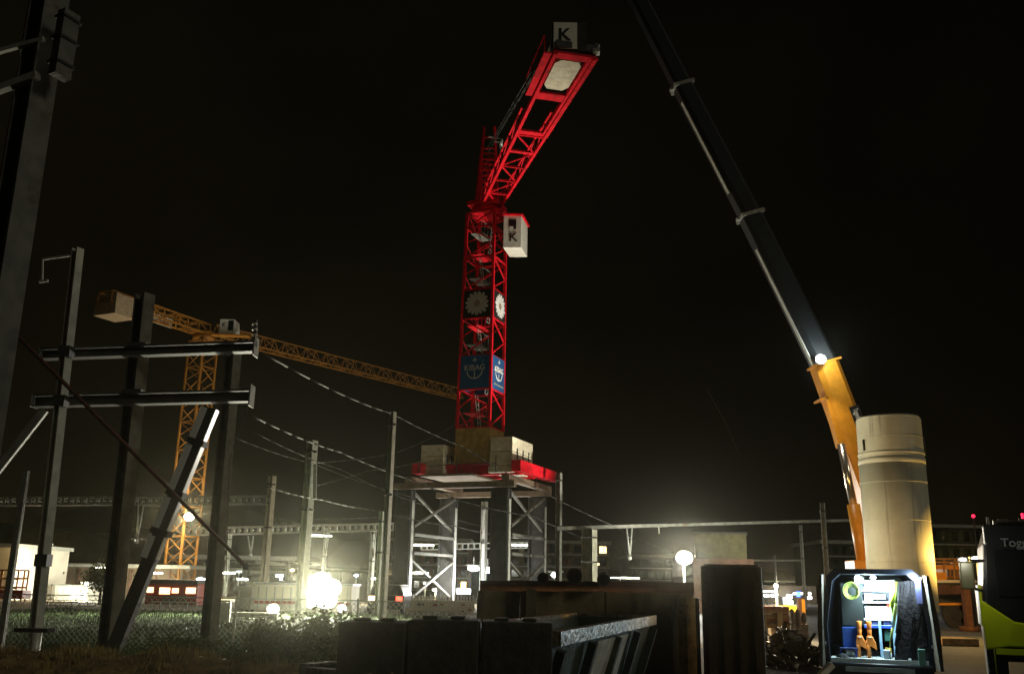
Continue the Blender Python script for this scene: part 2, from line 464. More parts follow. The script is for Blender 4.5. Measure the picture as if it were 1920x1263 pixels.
# ladders and rest platforms inside mast
for y in (770, 700, 640, 605, 515, 470, 430):
    z = NZ(y); mb = MB()
    A = mc(0, z) + (dL + dR) * .2; wd = wid(z) - .4
    mb.box(A + (dL + dR) * wd / 2 + dL * wd * .25, (wd, wd * .45, .05), (dR, dL, V((0, 0, 1))))
    mb.bar(A + dL * wd * .45, A + dL * wd * .45 + dR * wd, .04)
    for k in range(4):
        q = A + dR * wd * k / 3 + dL * wd * .5
        mb.bar(q, q + V((0, 0, .9)), .03)
    mb.bar(A + dL * wd * .5 + V((0, 0, .9)), A + dL * wd * .5 + dR * wd + V((0, 0, .9)), .03)
    mb.build("rest_platform", hsteel if y in (515, 640, 430) else red, crane)
mb = MB()
for y0, y1, s_ in ((798, 735, 1), (735, 660, -1), (655, 600, 1), (600, 530, -1), (530, 470, 1), (470, 400, -1)):
    zz0, zz1 = NZ(y0), NZ(y1)
    b0 = mc(0, zz0) + dR * .5 + dL * (.5 + .4 * (s_ > 0)); b1 = b0 + V((0, 0, zz1 - zz0)) + dL * .3 * s_
    for o_ in (-.2, .2): mb.bar(b0 + dR * o_, b1 + dR * o_, .045)
    for k in range(int((zz1 - zz0) / .3)):
        t = k * .3 / (zz1 - zz0); mb.bar((b0 - dR * .2).lerp(b1 - dR * .2, t), (b0 + dR * .2).lerp(b1 + dR * .2, t), .025)
mb.build("ladder", galv, crane)
# slewing ring and turntable
zt = z_top
Ctop = mc(0, zt) + (dL + dR) * WT / 2
mb = MB(); mb.tube(V((Ctop.x, Ctop.y, zt)), V((Ctop.x, Ctop.y, zt + .55)), 1.05, 24)
mb.box(V((Ctop.x, Ctop.y, zt + .7)), (2.1, 2.1, .3), (dR, dL, V((0, 0, 1))))
mb.build("slewing_ring", red, crane)
# counter jib: from tower head towards the viewer
zj = zt + .7
E0 = PZ(1079, 104, zj); E0b = PZ(921, 386, zj)
sd = (E0 - E0b).normalized(); side = sd.cross(V((0, 0, 1))).normalized(); UP = V((0, 0, 1))
if side.x < 0: side = -side
A0, B0 = E0b, E0
L = (B0 - A0).length
WA, WBB = 1.30, 2.02
mb = MB()
def cj(u, t, z=0): return A0.lerp(B0, t) + side * (u * (WA + (WBB - WA) * t) / 2) + UP * z
for u in (-1, 1): mb.bar(cj(u, 0), cj(u, 1), .17, .22)
for u in (-1, 1): mb.bar(cj(u, 0, .95), cj(u, .62, .95), .1)
cross = [0, .11, .22, .33, .44, .55]
for i, t in enumerate(cross):
    if t: mb.bar(cj(-1, t), cj(1, t), .1 if i not in (4,) else .28, .12)
    for u in (-1, 1): mb.bar(cj(u, t), cj(u, t, .95), .06)
    if i < len(cross) - 1:
        t2 = cross[i + 1]
        a, b = (-1, 1) if i % 2 else (1, -1)
        mb.bar(cj(a, t), cj(b, t2), .08)
        for u in (-1, 1): mb.bar(cj(u, t, 0), cj(u, t2, .95), .06)
mb.build("counter_jib", red, crane)
mb = MB()                                    # plated rear deck with two bays
for t0, t1 in ((.545, .575), (.765, .80), (.975, 1.0)):
    a, b = cj(-.9, t0), cj(.9, t0); c, d = cj(.9, t1), cj(-.9, t1)
    mb.hexa([a, b, c, d] + [q + UP * .12 for q in (a, b, c, d)])
for u0, u1 in ((.72, 1.06), (-1.06, -.88)):
    q = [cj(u0, .56, -.03), cj(u1, .56, -.03), cj(u1, .995, -.03), cj(u0, .995, -.03)]
    mb.hexa(q + [x + UP * .3 for x in q])
mb.build("deck_frame", red, crane)
mb = MB()                                    # side walkway
q = [cj(-1.18, .78), cj(-1.55, .78), cj(-1.55, .995), cj(-1.18, .995)]
mb.hexa([x - UP * .04 for x in q] + [x + UP * .04 for x in q])
for t in (.78, .85, .92, .99): mb.bar(cj(-1.52, t), cj(-1.52, t, 1.0), .05)
mb.bar(cj(-1.52, .78, 1.0), cj(-1.52, .99, 1.0), .05)
mb.bar(cj(1.12, .55, .0), cj(1.12, 1, .0), .1)
mb.build("walkway", red, crane)
mb = MB()                                    # concrete counterweight plate seen from below
def oct_(t0, t1, u0, u1, z):
    dt, du = (t1 - t0) * .13, (u1 - u0) * .18
    return [cj(u0 + du, t0, z), cj(u1 - du, t0, z), cj(u1, t0 + dt, z), cj(u1, t1 - dt, z), cj(u1 - du, t1, z), cj(u0 + du, t1, z), cj(u0, t1 - dt, z), cj(u0, t0 + dt, z)]
mb.prism(oct_(.82, .965, -.76, .62, .06), UP * 1.6)
mb.build("counterweight", cream, crane)
mb = MB(); q = [cj(-1.0, .99, .32), cj(1.1, .99, .32), cj(1.1, 1.004, .32), cj(-1.0, 1.004, .32)]
mb.hexa(q + [x + UP * .35 for x in q]); mb.build("end_girder", darksteel, crane)
# K sign panel above the rear end
ez = cj(-.5, 1.0, .85)
k0 = P(1038, 90, ez.y); k1 = P(1082, 90, ez.y); kh = P(1038, 42, ez.y).z - k0.z
mb = MB(); mb.box(V(((k0.x + k1.x) / 2 + .18, ez.y + .7, k0.z + kh / 2)), (1.75, 1.3, kh + .05)); hw = mb.build("hoist_housing", darksteel, crane)
mb = MB(); mb.box(V(((k0.x + k1.x) / 2, ez.y + .02, k0.z + kh / 2)), (k1.x - k0.x, .05, kh)); sg = mb.build("sign_panel", mat("white_panel", (.85, .83, .72), .5, var=.06), crane)
text("K", ((k0.x + k1.x) / 2 - .05, ez.y - .02, k0.z + kh * .5), (1, 0, 0), (0, 0, 1), .95, blackb, sg)
mb = MB(); p = cj(1.06, 1.0, .35); mb.box(p, (.35, .4, .18)); mb.bar(p, p + UP * .5, .04); mb.ball(p + UP * .35 + side * .1, .1)
mb.build("end_light_bracket", galv, crane)
# ropes along the counter jib
mb = MB()
for u, z in ((-1.25, 1.6), (-1.1, 1.4), (-.9, 1.9)):
    mb.tube(cj(u, .12, z + 1.5), cj(u, .8, z - .3), .022, 5)
mb.build("hoist_rope", darksteel, crane)
# tower head: A frame, raised jib going away
HB = V((Ctop.x, Ctop.y, zt + .85))
apex = P(918, 238, 61)
mb = MB()
for u in (-.75, .75):
    mb.bar(HB + V((u, -.6, 0)), V((apex.x + u * .5, apex.y, apex.z)), .14)
    mb.bar(HB + V((u, 1.2, 0)), V((apex.x + u * .5, apex.y, apex.z)), .14)
for k in range(6):
    t = (k + .7) / 6.7; a = (HB + V((0, -.6, 0))).lerp(apex, t); wd = .75 + (.375 - .75) * t
    mb.bar(a - V((wd, 0, 0)), a + V((wd, 0, 0)), .08)
mb.build("head_frame", red, crane)
mb = MB()
jd = V((-.03, .85, .9)).normalized()
truss(mb, HB + V((0, .9, 0)), HB + V((0, .9, 0)) + jd * 11, V((1, 0, 0)), jd.cross(V((1, 0, 0))).normalized(), 1.1, .9, .9, 9, .1, .05)
mb.build("jib", red, crane)
mb = MB(); p = P(940, 268, 59); mb.tube(p + V((-.1, 0, 0)), p + V((.1, 0, 0)), .3, 14); mb.bar(p, p + V((-.5, .3, .3)), .1)
mb.bar(p + V((0, 0, .3)), p + V((-.9, 0, .45)), .05)
mb.tube(p + V((0, -.1, -.3)), p + V((-.1, -.1, -1)), .05); mb.build("sheave_block", galv, crane)
# driver's cab, right of the mast head
cy = 58.6
c0 = P(943, 460, cy); c1 = P(977, 462, cy); zt_c = P(943, 404, cy).z
cx0, cx1, zb = c0.x, c1.x, c0.z - .15
mb = MB(); mb.prism([(cx0, cy, zb), (cx1, cy, zb + .02), (cx1, cy, zt_c), (cx0, cy, zt_c)], (.45, 1.9, 0))
cb = mb.build("cab", creampaint, crane, bevel=.03)
mb = MB(); mb.prism([(cx0 - .05, cy - .15, zt_c + .003), (cx1 + .08, cy - .15, zt_c + .003), (cx1 + .08, cy - .15, zt_c + .12), (cx0 - .05, cy - .15, zt_c + .12)], (.5, 2.2, 0)); mb.build("roof", red, cb)
mb = MB(); mb.bb(cx0 + .38, cx0 + .86, cy - .02, cy + .02, zt_c - .95, zt_c - .28); mb.build("window", truckglass, cb)
mb = MB(); mb.bb(cx0 + .40, cx0 + .68, cy - .035, cy - .022, zt_c - .92, zt_c - .78); mb.build("window_blind", creampaint, cb)
text("K", (cx0 + .66, cy - .015, zb + .72), (1, 0, 0), (0, 0, 1), .85, blackb, cb)
mb = MB(); mb.bar((cx0 + .2, cy + .5, zt_c - .1), Ctop + V((.5, 0, .2)), .15); mb.bar((cx0 + .3, cy + 1.5, zb + .1), Ctop + V((.6, .3, -1.8)), .12); mb.build("cab_bracket", red, crane)

# ------------------------------------------------------------------ PORTAL under the red crane
zp = NZ(908)              # top of portal legs
S1, S2 = 6.6, 6.4
nN = P(950, 1000, 57.2); nN.z = 0
pN, pR, pL = nN, nN + dR * S2, nN + dL * S1
pF = pN + dR * S2 + dL * S1
portal = thing("crane_portal", "grey steel portal on four broad legs carrying the red tower crane", "portal frame", tuple((pN + pF) / 2))
LW = 1.0
def legc(p): return p
for p in (pN, pR, pL, pF):
    mb = MB()
    for s1 in (0, 1):
        for s2 in (0, 1):
            c = p + dL * (s1 * LW) + dR * (s2 * .5); mb.bar(c, c + UP * (zp - .35), .12, up=(dR.x, dR.y, 0))
    mb.box(p + dL * LW / 2 - dR * .0 + UP * (zp - .35) / 2, (.02, LW - .12, zp - .4), (dR, dL, UP))
    mb.box(p + dL * LW / 2 + dR * .5 + UP * (zp - .35) / 2, (.02, LW - .12, zp - .4), (dR, dL, UP))
    mb.box(p + dR * .25 + UP * (zp - .35) / 2, (.38, .02, zp - .4), (dR, dL, UP))
    lg = mb.build("leg", darksteel, portal)
    mb = MB(); mb.box(p - dL * .08 + dR * .25 + UP * (zp - 1.0) / 2, (.3, .03, zp - 1.0), (dR, dL, UP)); mb.build("lit_edge", galvlight, lg)  # pale strip carries the light on each leg's right face in its colour
for a, b in ((pN, pR), (pL, pF)):
    mb = MB()
    a = a + dL * -.08 + dR * .5; b = b + dL * -.08
    for z0, z1 in ((zp - 2.6, zp - .45), (.6, 2.9)):
        mb.bar(a + UP * z0, b + UP * z1, .14); mb.bar(a + UP * z1 + dL * .16, b + UP * z0 + dL * .16, .14)
    for z in (zp - 3.1, 3.3): mb.bar(a + UP * z, b + UP * z, .2, .16)
    mb.build("cross_brace", hsteel, portal)
mb = MB()
for off in (0, S2):
    a = pN + dR * off - dL * .5; b = pL + dR * off + dL * 1.3
    mb.bar(a + UP * (zp - .12), b + UP * (zp - .12), .42, .36)
for off in (0, S1):
    a = pN + dL * off - dR * .4; b = pR + dL * off + dR * .9
    mb.bar(a + UP * (zp + .25), b + UP * (zp + .25), .5, .36)
mb.build("top_beam", mat("dark_tan", (.17, .13, .08), .8), portal)
mb = MB()
q0 = pL - dR * .3 + dL * .4
mb.box(pN + dL * (S1 * .62) + dR * (S2 * .5) + UP * (zp + .5), (S2 + .6, 3.6, .12), (dR, dL, UP))
mb.build("deck", MATS["dark_tan"], portal)
mb = MB()
for u in (.1, .5, .9):
    for w_ in (-.35, S2 + .45):
        c = pN + dL * (S1 * u) + dR * w_ + UP * (zp + .6); mb.bar(c, c + UP * 1.0, .05)
mb.bar(pN + dL * S1 * .1 - dR * .35 + UP * (zp + 1.1), pL - dL * S1 * .1 - dR * .35 + UP * (zp + 1.1), .05)
mb.build("guard_rail", darksteel, portal)
# red cross base (part of the crane)
mb = MB(); cc = mc(0, z_bot) + (dL + dR) * WB / 2; cc.z = 0
zb0, zb1 = zp + .58, z_bot
dm = (dL + dR).normalized(); dn = (dL - dR).normalized()
for s_ in (-1, 1):
    mb.bar(cc + dR * (1.15 * s_) - dL * 3.35 + UP * (zb0 + zb1) / 2, cc + dR * (1.15 * s_) + dL * 3.0 + UP * (zb0 + zb1) / 2, .45, zb1 - zb0)
    mb.bar(cc + dL * (-3.6 if s_ < 0 else 3.2) - dR * 2.6 + UP * ((zb0 + zb1) / 2 + .01), cc + dL * (-3.6 if s_ < 0 else 3.2) + dR * 4.2 + UP * ((zb0 + zb1) / 2 + .01), .6, zb1 - zb0 - .1)
mb.build("base_frame", red, crane)
# ballast blocks
def ballast(c, dims, m, label, n=3):
    t = thing("ballast_block", label, "ballast block", tuple(c), "concrete ballast blocks on the crane base")
    z = 0
    hs = [.42] + [(dims[2] - .42) / (n - 1)] * (n - 1)
    for k in range(n):
        f = 1.08 if k == 0 else 1.0
        mb = MB(); mb.box(c + UP * (z + hs[k] / 2), (dims[0] * f, dims[1] * f, hs[k] - .03), (dR, dL, UP))
        mb.build("block", m, t, bevel=.03); z += hs[k]
    mb = MB()
    for k in (-.28, 0, .28): mb.box(c + UP * (dims[2] * .55) - dL * (dims[1] / 2 + .02) + dR * dims[0] * k, (.12, .05, dims[2] * .3), (dR, dL, UP))
    mb.build("lifting_slot", darksteel, t)
bz = P(960, 884, 57.5).z
bN = P(962, 884, 57.6) + dL * .9 + dR * 2.0; bN.z = bz
ballast(bN, (3.6, 1.5, NZ(826) - NZ(884) + .3), cream, "pale ballast blocks lit brightly on the right end of the red crane base")
bL = P(812, 876, 60) + dR * 1; bL.z = bz
ballast(bL, (2.4, 1.6, 1.9), cream, "dim ballast blocks on the left end of the red crane base")

# ------------------------------------------------------------------ YELLOW TOWER CRANE (left)
zY = 23.0
M0 = PZ(383, 628, zY); yc = V((M0.x, M0.y, 0))
J1 = PZ(862, 747, zY); J0 = PZ(196, 566, zY)
yd = (J1 - M0); yd.z = 0; yd.normalize(); ys = V((yd.y, -yd.x, 0))
ycr = thing("tower_crane", "orange yellow hammerhead tower crane behind the steel frame at the left", "tower crane", tuple(yc))
a3 = math.radians(28); dl2 = V((-math.cos(a3), math.sin(a3), 0)); dr2 = V((math.sin(a3), math.cos(a3), 0))
Wm = 1.75
nY = yc - (dl2 + dr2) * Wm / 2
n_ = 9
for k in range(n_):
    mb = MB(); lattice_mast(mb, nY, dl2, dr2, Wm, Wm, k * (zY - .6) / n_, (k + 1) * (zY - .6) / n_ - .03, (0, zY), .15, .07, 2.4)
    mb.build("mast_section", yellow, ycr)
mb = MB(); mb.tube(yc + UP * (zY - .6), yc + UP * (zY), 1.0, 20); mb.box(yc + UP * (zY + .1), (1.9, 1.9, .2)); mb.build("slewing_ring", yellow, ycr)
mb = MB(); tj = M0 + yd * 1.2
truss(mb, tj, V((J1.x, J1.y, zY)), ys, UP, 1.3, 1.1, 1.25, 26, .11, .055, tri=True)
mb.build("jib", yellow, ycr)
cend = V((J0.x, J0.y, zY)); cdv = (cend - M0).normalized()
cs = V((cdv.y, -cdv.x, 0))
mb = MB(); truss(mb, M0, cend, cs, UP, 1.3, 1.5, .9, 8, .13, .07)
mb.build("counter_jib", yellow, ycr)
mb = MB()
p0, p1 = M0.lerp(cend, .28), M0.lerp(cend, .62)
mb.bar(p0 + UP * .35 + cs * .85, p1 + UP * .35 + cs * .85, .05, .85); bnr = mb.build("banner", creampaint, ycr)
mid = (p0 + p1) / 2 + UP * .35
nn = cs if cs.y < 0 else -cs
mb = MB(); mb.box(cend - cdv * 1.2 + UP * -.15, (2.2, 2.4, 1.7), (cdv, cs, UP)); mb.build("counterweight", tan, ycr)
mb = MB(); mb.box(cend - cdv * 3.4 + UP * .8, (1.8, 1.2, .9), (cdv, cs, UP)); mb.build("winch_box", yellow, ycr)
# cab of the yellow crane
ck = P(411, 622, M0.y - 2.0); ckx = P(438, 622, M0.y - 2.0).x; ckt = P(411, 598, M0.y - 2.0).z
mb = MB(); mb.prism([(ck.x, ck.y, ck.z - .1), (ckx, ck.y, ck.z - .1), (ckx + .1, ck.y, ck.z + .3), (ckx, ck.y, ckt), (ck.x, ck.y, ckt)], (0, 1.5, 0))
yb = mb.build("cab", creampaint, ycr)
mb = MB(); mb.bb(ck.x + .75, ckx - .06, ck.y - .03, ck.y - .005, ck.z + .15, ckt - .12); mb.build("window", truckglass, yb)
text("K", (ck.x + .36, ck.y - .02, (ck.z + ckt) / 2 + .05), (1, 0, 0), (0, 0, 1), .5, blackb, yb)
mb = MB(); mb.bar((ck.x - .6, ck.y, ck.z - .3), (ckx + 1.4, ck.y, ck.z - .35), .8, .12); mb.bar((ck.x, ck.y + .5, ck.z - .2), M0, .2); mb.build("cab_platform", yellow, ycr)
# floodlight on the yellow crane mast
fl_p = P(355, 968, yc.y - 2.2)
t = thing("floodlight", "single bright floodlight fixed to the mast of the yellow tower crane", "floodlight", tuple(fl_p), "floodlights of the building site")
mb = MB(); mb.box(fl_p + V((0, .2, 0)), (.7, .2, .5)); mb.bar(fl_p + V((0, .2, 0)), V((yc.x, yc.y - 1, fl_p.z)), .1); mb.build("housing", darksteel, t)
mb = MB(); mb.ball(fl_p + V((0, .0, 0)), .46, sc_=(1, .4, .8)); mb.build("lens", E_big, t)
lamp("flood_light", fl_p + V((0, -.5, 0)), 2200, WARM, t, .3)
lamp("flood_light", fl_p + V((0, -.7, 0)), 9000, WARM, t, .3, spot=40, target=CAM, blend=.9)

# ------------------------------------------------------------------ H section columns at the left
def hprof(mb, a, b, w_, d, th, ang):
    """H column from a to b, flange width w_, depth d, rotated ang"""
    ax = (b - a).normalized()
    X = V((math.cos(ang), math.sin(ang), 0)); X = (X - ax * X.dot(ax)).normalized(); Y = ax.cross(X)
    L = (b - a).length; c = (a + b) / 2
    for s_ in (-1, 1): mb.box(c + Y * s_ * (d / 2 - th / 2), (w_, th, L), (X, Y, ax))
    mb.box(c, (th, d - 2 * th, L), (X, Y, ax))
def column(pb, pt, Y, w_, label, m=dsteel, ang=.5, plates=True, mid=()):
    a = P(pb[0], pb[1], Y); b0 = P(pt[0], pt[1], Y)
    # stand upright on the ground
    a = V((a.x, Y, 0)); b = V((b0.x, Y, b0.z))
    t = thing("steel_column", label, "steel column", tuple(a), "H section columns of the open steel frame")
    mb = MB(); hprof(mb, a, b, w_, w_, .03, ang); mb.build("shaft", m, t)
    if plates:
        mb = MB(); mb.box(a + UP * .03, (w_ * 1.6, w_ * 1.6, .05))
        for s_ in (-1, 1):
            for s2 in (-1, 1): mb.tube(a + V((s_ * w_ * .62, s2 * w_ * .62, .05)), a + V((s_ * w_ * .62, s2 * w_ * .62, .16)), .025, 6)
        mb.build("base_plate", darksteel, t)
    if mid:
        mb = MB()
        for y in mid:
            p = P(pb[0] + (pt[0] - pb[0]) * (pb[1] - y) / (pb[1] - pt[1]), y, Y)
            z = p.z; xx = a.x + (b.x - a.x) * z / b.z
            mb.box((xx, Y, z), (w_ * 1.35, w_ * 1.35, .22))
        mb.build("splice_plate", darksteel, t)
    return a, b, t
column((-126, 1375), (102, -60), 9.5, .30, "nearest tall steel column, cut off by the left edge of the picture", ang=1.1)
colA = column((62, 1230), (146, 466), 18.0, .17, "slender pale steel column standing free above the other columns at the left", m=galvlight, ang=1.1, mid=(660, 752, 1050))
colB = column((202, 1225), (272, 552), 18.8, .29, "broad dark steel column with the yellow crane's counterweight to its left", ang=1.1, mid=(742, 655))
colC = column((390, 1215), (438, 662), 19.4, .24, "steel column of the open frame in front of the yellow crane mast", ang=1.1, mid=(742,))
# clamp with straps on the nearest column
pc = P(120, 95, 9.2)
t = thing("column_clamp", "dark clamp with strap bands high on the nearest steel column", "clamp", tuple(pc))
mb = MB()
xq = V((math.cos(1.1), math.sin(1.1), 0)); yq = V((-xq.y, xq.x, 0))
mb.box(pc + V((-.03, .05, .1)), (.20, .12, .8), (xq, yq, UP)); mb.build("sleeve", dsteel, t)
mb = MB()
for dz in (-.2, .1, .36): mb = MB(); mb.box(pc + V((-.03, .05, dz + .05)), (.24, .16, .03), (xq, yq, (UP + xq * -.25).normalized())); mb.build("strap", black, t)
mb = MB(); mb.bar(pc + V((-.3, .1, -.25)), pc + V((-1.1, .3, -.45)), .08); mb.bar(pc + V((-.3, .1, .2)), pc + V((-1.2, .3, .05)), .05); mb.build("bracket_arm", galv, t)
# horizontal beams
def hbeam(x0, y0, x1, y1, Y, hgt, label, mats=dsteel):
    a, b = P(x0, y0, Y), P(x1, y1, Y)
    t = thing("steel_beam", label, "steel beam", tuple((a + b) / 2), "horizontal beams of the open steel frame")
    mb = MB(); mb.bar(a, b, .02, hgt - .04)
    for s_ in (-1, 1): mb.bar(a + UP * s_ * hgt / 2, b + UP * s_ * hgt / 2, .24, .025)
    mb.build("web", mat("dark_beam_paint", (.06, .06, .05), .7, var=.3), t)
    mb = MB(); mb.box(b + V((.02, 0, 0)), (.03, .34, hgt * 2.0)); mb.box(a - V((.02, 0, 0)), (.03, .3, hgt * 1.2))
    mb.build("end_plate", hsteel, t)
hbeam(80, 664, 478, 650, 18.45, .20, "upper horizontal steel beam crossing the columns under the yellow crane jib")
hbeam(66, 752, 470, 742, 18.45, .22, "lower horizontal steel beam crossing the columns")
pcx = P(475, 605, 18.4)
t = thing("insulator_post", "short dark post standing on the right end of the upper steel beam", "post", tuple(P(476, 650, 18.4)))
mb = MB(); mb.bar(P(478, 650, 18.4), P(479, 600, 18.4), .07); mb.build("post", darksteel, t)
mb = MB()
for k in range(4): mb.tube(P(479, 640 - k * 10, 18.4) + V((0, -.05, 0)), P(479, 637 - k * 10, 18.4) + V((0, -.05, 0)), .05, 8)
mb.build("insulator", galvlight, t)
# small bracket on column A top
a, b = P(80, 486, 18), P(138, 478, 18)
t = thing("cable_bracket", "thin bracket arm reaching left from the top of the slender column", "bracket", tuple(b))
mb = MB(); mb.bar(a, b, .04); mb.bar(a, P(79, 528, 18), .03); mb.bar(P(74, 528, 18), P(90, 526, 18), .05); mb.build("arm", galv, t)
# slanted strut with white stripes along its upper part
A_, B_ = P(396, 765, 18.1), P(214, 1216, 18.1)
Xb = (B_ - A_).normalized().cross(V((0, -1, 0))); Xb = Xb if Xb.x > 0 else -Xb
t = thing("slanted_strut", "slanted strut with white stripes leaning between two columns", "strut", tuple(B_))
mb = MB(); mb.bar(A_, B_, .24, .22, up=(0, -1, 0)); mb.build("beam", darksteel, t)
mb = MB()
for u0, u1 in ((.0, .14), (.16, .36), (.385, .52), (.545, .635)):
    o_ = V((-.10, -.12, 0))
    mb.bar(A_.lerp(B_, u0) + o_, A_.lerp(B_, u1) + o_, .13, .02, up=(0, -1, 0))
    mb.bar(A_.lerp(B_, u0) + Xb * .128, A_.lerp(B_, u1) + Xb * .128, .016, .2, up=(0, -1, 0))
mb.build("white_stripe", mat("stripe_white", (.88, .88, .82), .3, var=.05), t)
for u in (.15, .37, .53):
    mb = MB(); mb.bar(A_.lerp(B_, u - .012), A_.lerp(B_, u + .012), .34, .3, up=(0, -1, 0)); mb.build("clamp_band", black, t)
# brown pipe diagonal, in front
t = thing("guy_pipe", "thin rusty brown pipe running down diagonally across all left columns", "pipe", tuple(P(460, 1062, 14)))
mb = MB(); mb.tube(P(-40, 556, 12), P(462, 1062, 14), .028, 10); mb.build("pipe", rust, t)
mb = MB(); mb.ball(P(461, 1061, 14), .05); mb.build("end_cap", darksteel, t)
# strut at far left
t = thing("brace_beam", "pale brace beam rising to the lower beam at the left edge", "brace")
mb = MB(); mb.bar(P(-20, 900, 17.6), P(84, 768, 17.8), .14); o_ = mb.build("beam", hsteel, t)
t2 = thing("short_post", "short pale post standing left of the slender column", "post", tuple(V((P(4, 1200, 17.6).x, 17.6, 0))))
mb = MB(); q = P(2, 1200, 17.6); mb.bar((q.x, 17.6, 0), (q.x, 17.6, 3.5), .1); mb.build("shaft", hsteel, t2)
# light stub at base of column A
t = thing("pile_stub", "pale pile stub right beside the foot of the slender column", "pile", tuple(V((P(68, 1232, 17.6).x, 17.6, 0))))
q = P(69, 1190, 17.6); mb = MB(); mb.tube((q.x, 17.6, 0), (q.x, 17.6, P(69, 1185, 17.6).z), .085, 12); mb.build("shaft", galvlight, t)
mb = MB(); zz = P(60, 1184, 17.6).z; mb.box((q.x - .1, 17.7, zz + .03), (.6, .3, .07)); mb.build("cap_plate", black, t)

# ------------------------------------------------------------------ chain link fence
FY = 19.9
xa, xb = P(-20, 1150, FY).x, P(905, 1150, FY).x
fence = thing("chain_link_fence", "chain link fence running behind the left columns", "fence", ((xa + xb) / 2, FY, 0))
mb = MB(); z0, z1 = .08, 1.22; sp_ = .115; hh = z1 - z0
x = xa - hh
while x < xb:
    for s_ in (1, -1):
        p, q = (x, z0), (x + hh, z1)
        if s_ < 0: p, q = (x, z1), (x + hh, z0)
        t0 = max(0, (xa - x) / hh); t1 = min(1, (xb - x) / hh)
        if t1 > t0:
            mb.tube((p[0] + (q[0] - p[0]) * t0, FY + .004 * s_, p[1] + (q[1] - p[1]) * t0), (p[0] + (q[0] - p[0]) * t1, FY + .004 * s_, p[1] + (q[1] - p[1]) * t1), .0045, 3, caps=False)
    x += sp_
mb.build("wire_mesh", galv, fence)
x = xa
while x < xb:
    mb = MB(); mb.tube((x, FY + .04, 0), (x, FY + .04, 1.27), .025, 8); mb.build("fence_post", galv, fence); x += 2.5
mb = MB(); mb.tube((xa, FY + .02, 1.23), (xb, FY + .02, 1.23), .012, 6); mb.build("top_rail", galv, fence)

# ------------------------------------------------------------------ catenary masts and beams
def mastpole(x, ytop, Y, w_, label, m=galv, xt=None, dark=True, cap=True):
    b0 = P(x, ytop, Y)
    t = thing("catenary_mast", label, "catenary mast", (b0.x, Y, 0), "railway catenary masts")
    mb = MB(); hprof(mb, V((b0.x, Y, 0)), V((b0.x, Y, b0.z)), w_, w_, .02, 1.05); mb.build("shaft", m, t)
    mb = MB()
    mb.box((b0.x, Y, b0.z - .5), (w_ * 1.3, w_ * 1.3, .08)); mb.box((b0.x, Y, b0.z * .6), (w_ * 1.3, w_ * 1.3, .08)); mb.build("collar", darksteel, t)
    return t, b0
mastpole(737, 772, 36, .20, "tall slim pale catenary mast left of the crane portal", galvlight)
mm, mp = mastpole(586, 826, 42, .36, "broad catenary mast standing right above the brightest floodlight", galvlight)
mb = MB(); q = P(591, 870, 41.7); mb.bar(q, P(590, 935, 41.7), .14); mb.build("cable_box", galv, mm)
mastpole(511, 892, 55, .34, "brownish catenary mast at the right end of the upper ladder beam", mat("tan_steel", (.36, .31, .2), .6, .1))
mastpole(717, 958, 46, .22, "short catenary mast with a bent arm just left of the tall slim mast", galvlight)
mastpole(909, 940, 66, .34, "pale catenary mast seen through the crane portal", galvlight)
mastpole(1048, 886, 60, .32, "lattice-like dim catenary mast right of the crane portal", hsteel)
mastpole(1105, 992, 58, .72, "thick pale catenary mast under the long cantilever beam", mat("weathered_concrete", (.2, .2, .14), .8, var=.3))
mastpole(1542, 942, 55, .26, "dim catenary mast left of the mobile crane cylinder", hsteel)
mastpole(1501, 984, 75, .22, "thin dim catenary mast between the timber stack and the van", galv)
mastpole(432, 1000, 85, .25, "thin far mast right behind the frame column", galv)
mastpole(612, 990, 80, .25, "thin far mast rising right of the brightest floodlight", galv)
mastpole(836, 1000, 95, .25, "thin far mast between the left portal legs", galv)
mastpole(1022, 1000, 95, .25, "thin far mast between the right portal legs", galv)
mastpole(1452, 1040, 95, .2, "thin far mast above the timber stack", hsteel)
mastpole(700, 1000, 70, .3, "low dim catenary mast behind the tall slim mast", hsteel)

def ladder_beam(x0, y0, x1, y1, Y, h, label, m=galv, n=30, Y1=None):
    a, b = P(x0, y0, Y), P(x1, y1, Y1 or Y)
    t = thing("catenary_beam", label, "catenary beam", tuple((a + b) / 2), "railway catenary cross beams")
    mb = MB()
    for oy in (0, .5):
        o_ = V((0, oy, 0))
        mb.bar(a + o_, b + o_, .09); mb.bar(a + o_ + UP * h, b + o_ + UP * h, .09)
    mb.build("chord", m, t)
    mb = MB()
    for k in range(n + 1):
        p = a.lerp(b, k / n)
        mb.bar(p, p + UP * h, .16, .04); mb.bar(p + UP * h * .5, p + UP * h * .5 + V((0, .5, 0)), .05)
        if k % 2: mb.bar(p + V((0, .5, 0)), p + V((0, .5, h)), .07)
    mb.build("rung", m, t)
    return a, b, t
def hanger(x, y0, y1, Y, label, tilt=0):
    t = thing("catenary_hanger", label, "catenary hanger", tuple(P(x, y0, Y)), "hanger tubes below the catenary beams")
    mb = MB(); d = 5
    mb.tube(P(x - d, y0, Y), P(x + tilt, y1, Y), .05, 6); mb.tube(P(x + d, y0, Y), P(x + tilt, y1, Y), .05, 6)
    for k in (.3, .6):
        w_ = d * (1 - k); yy = y0 + (y1 - y0) * k; mb.bar(P(x - w_ + tilt * k, yy, Y), P(x + w_ + tilt * k, yy, Y), .03)
    mb.build("tube", galv, t)
    mb = MB(); mb.ball(P(x + tilt, y1, Y), .12); mb.build("insulator", galvlight, t)
ladder_beam(-30, 946, 508, 943, 55, .42, "long ladder-like catenary beam crossing behind the left columns", hsteel, n=44)
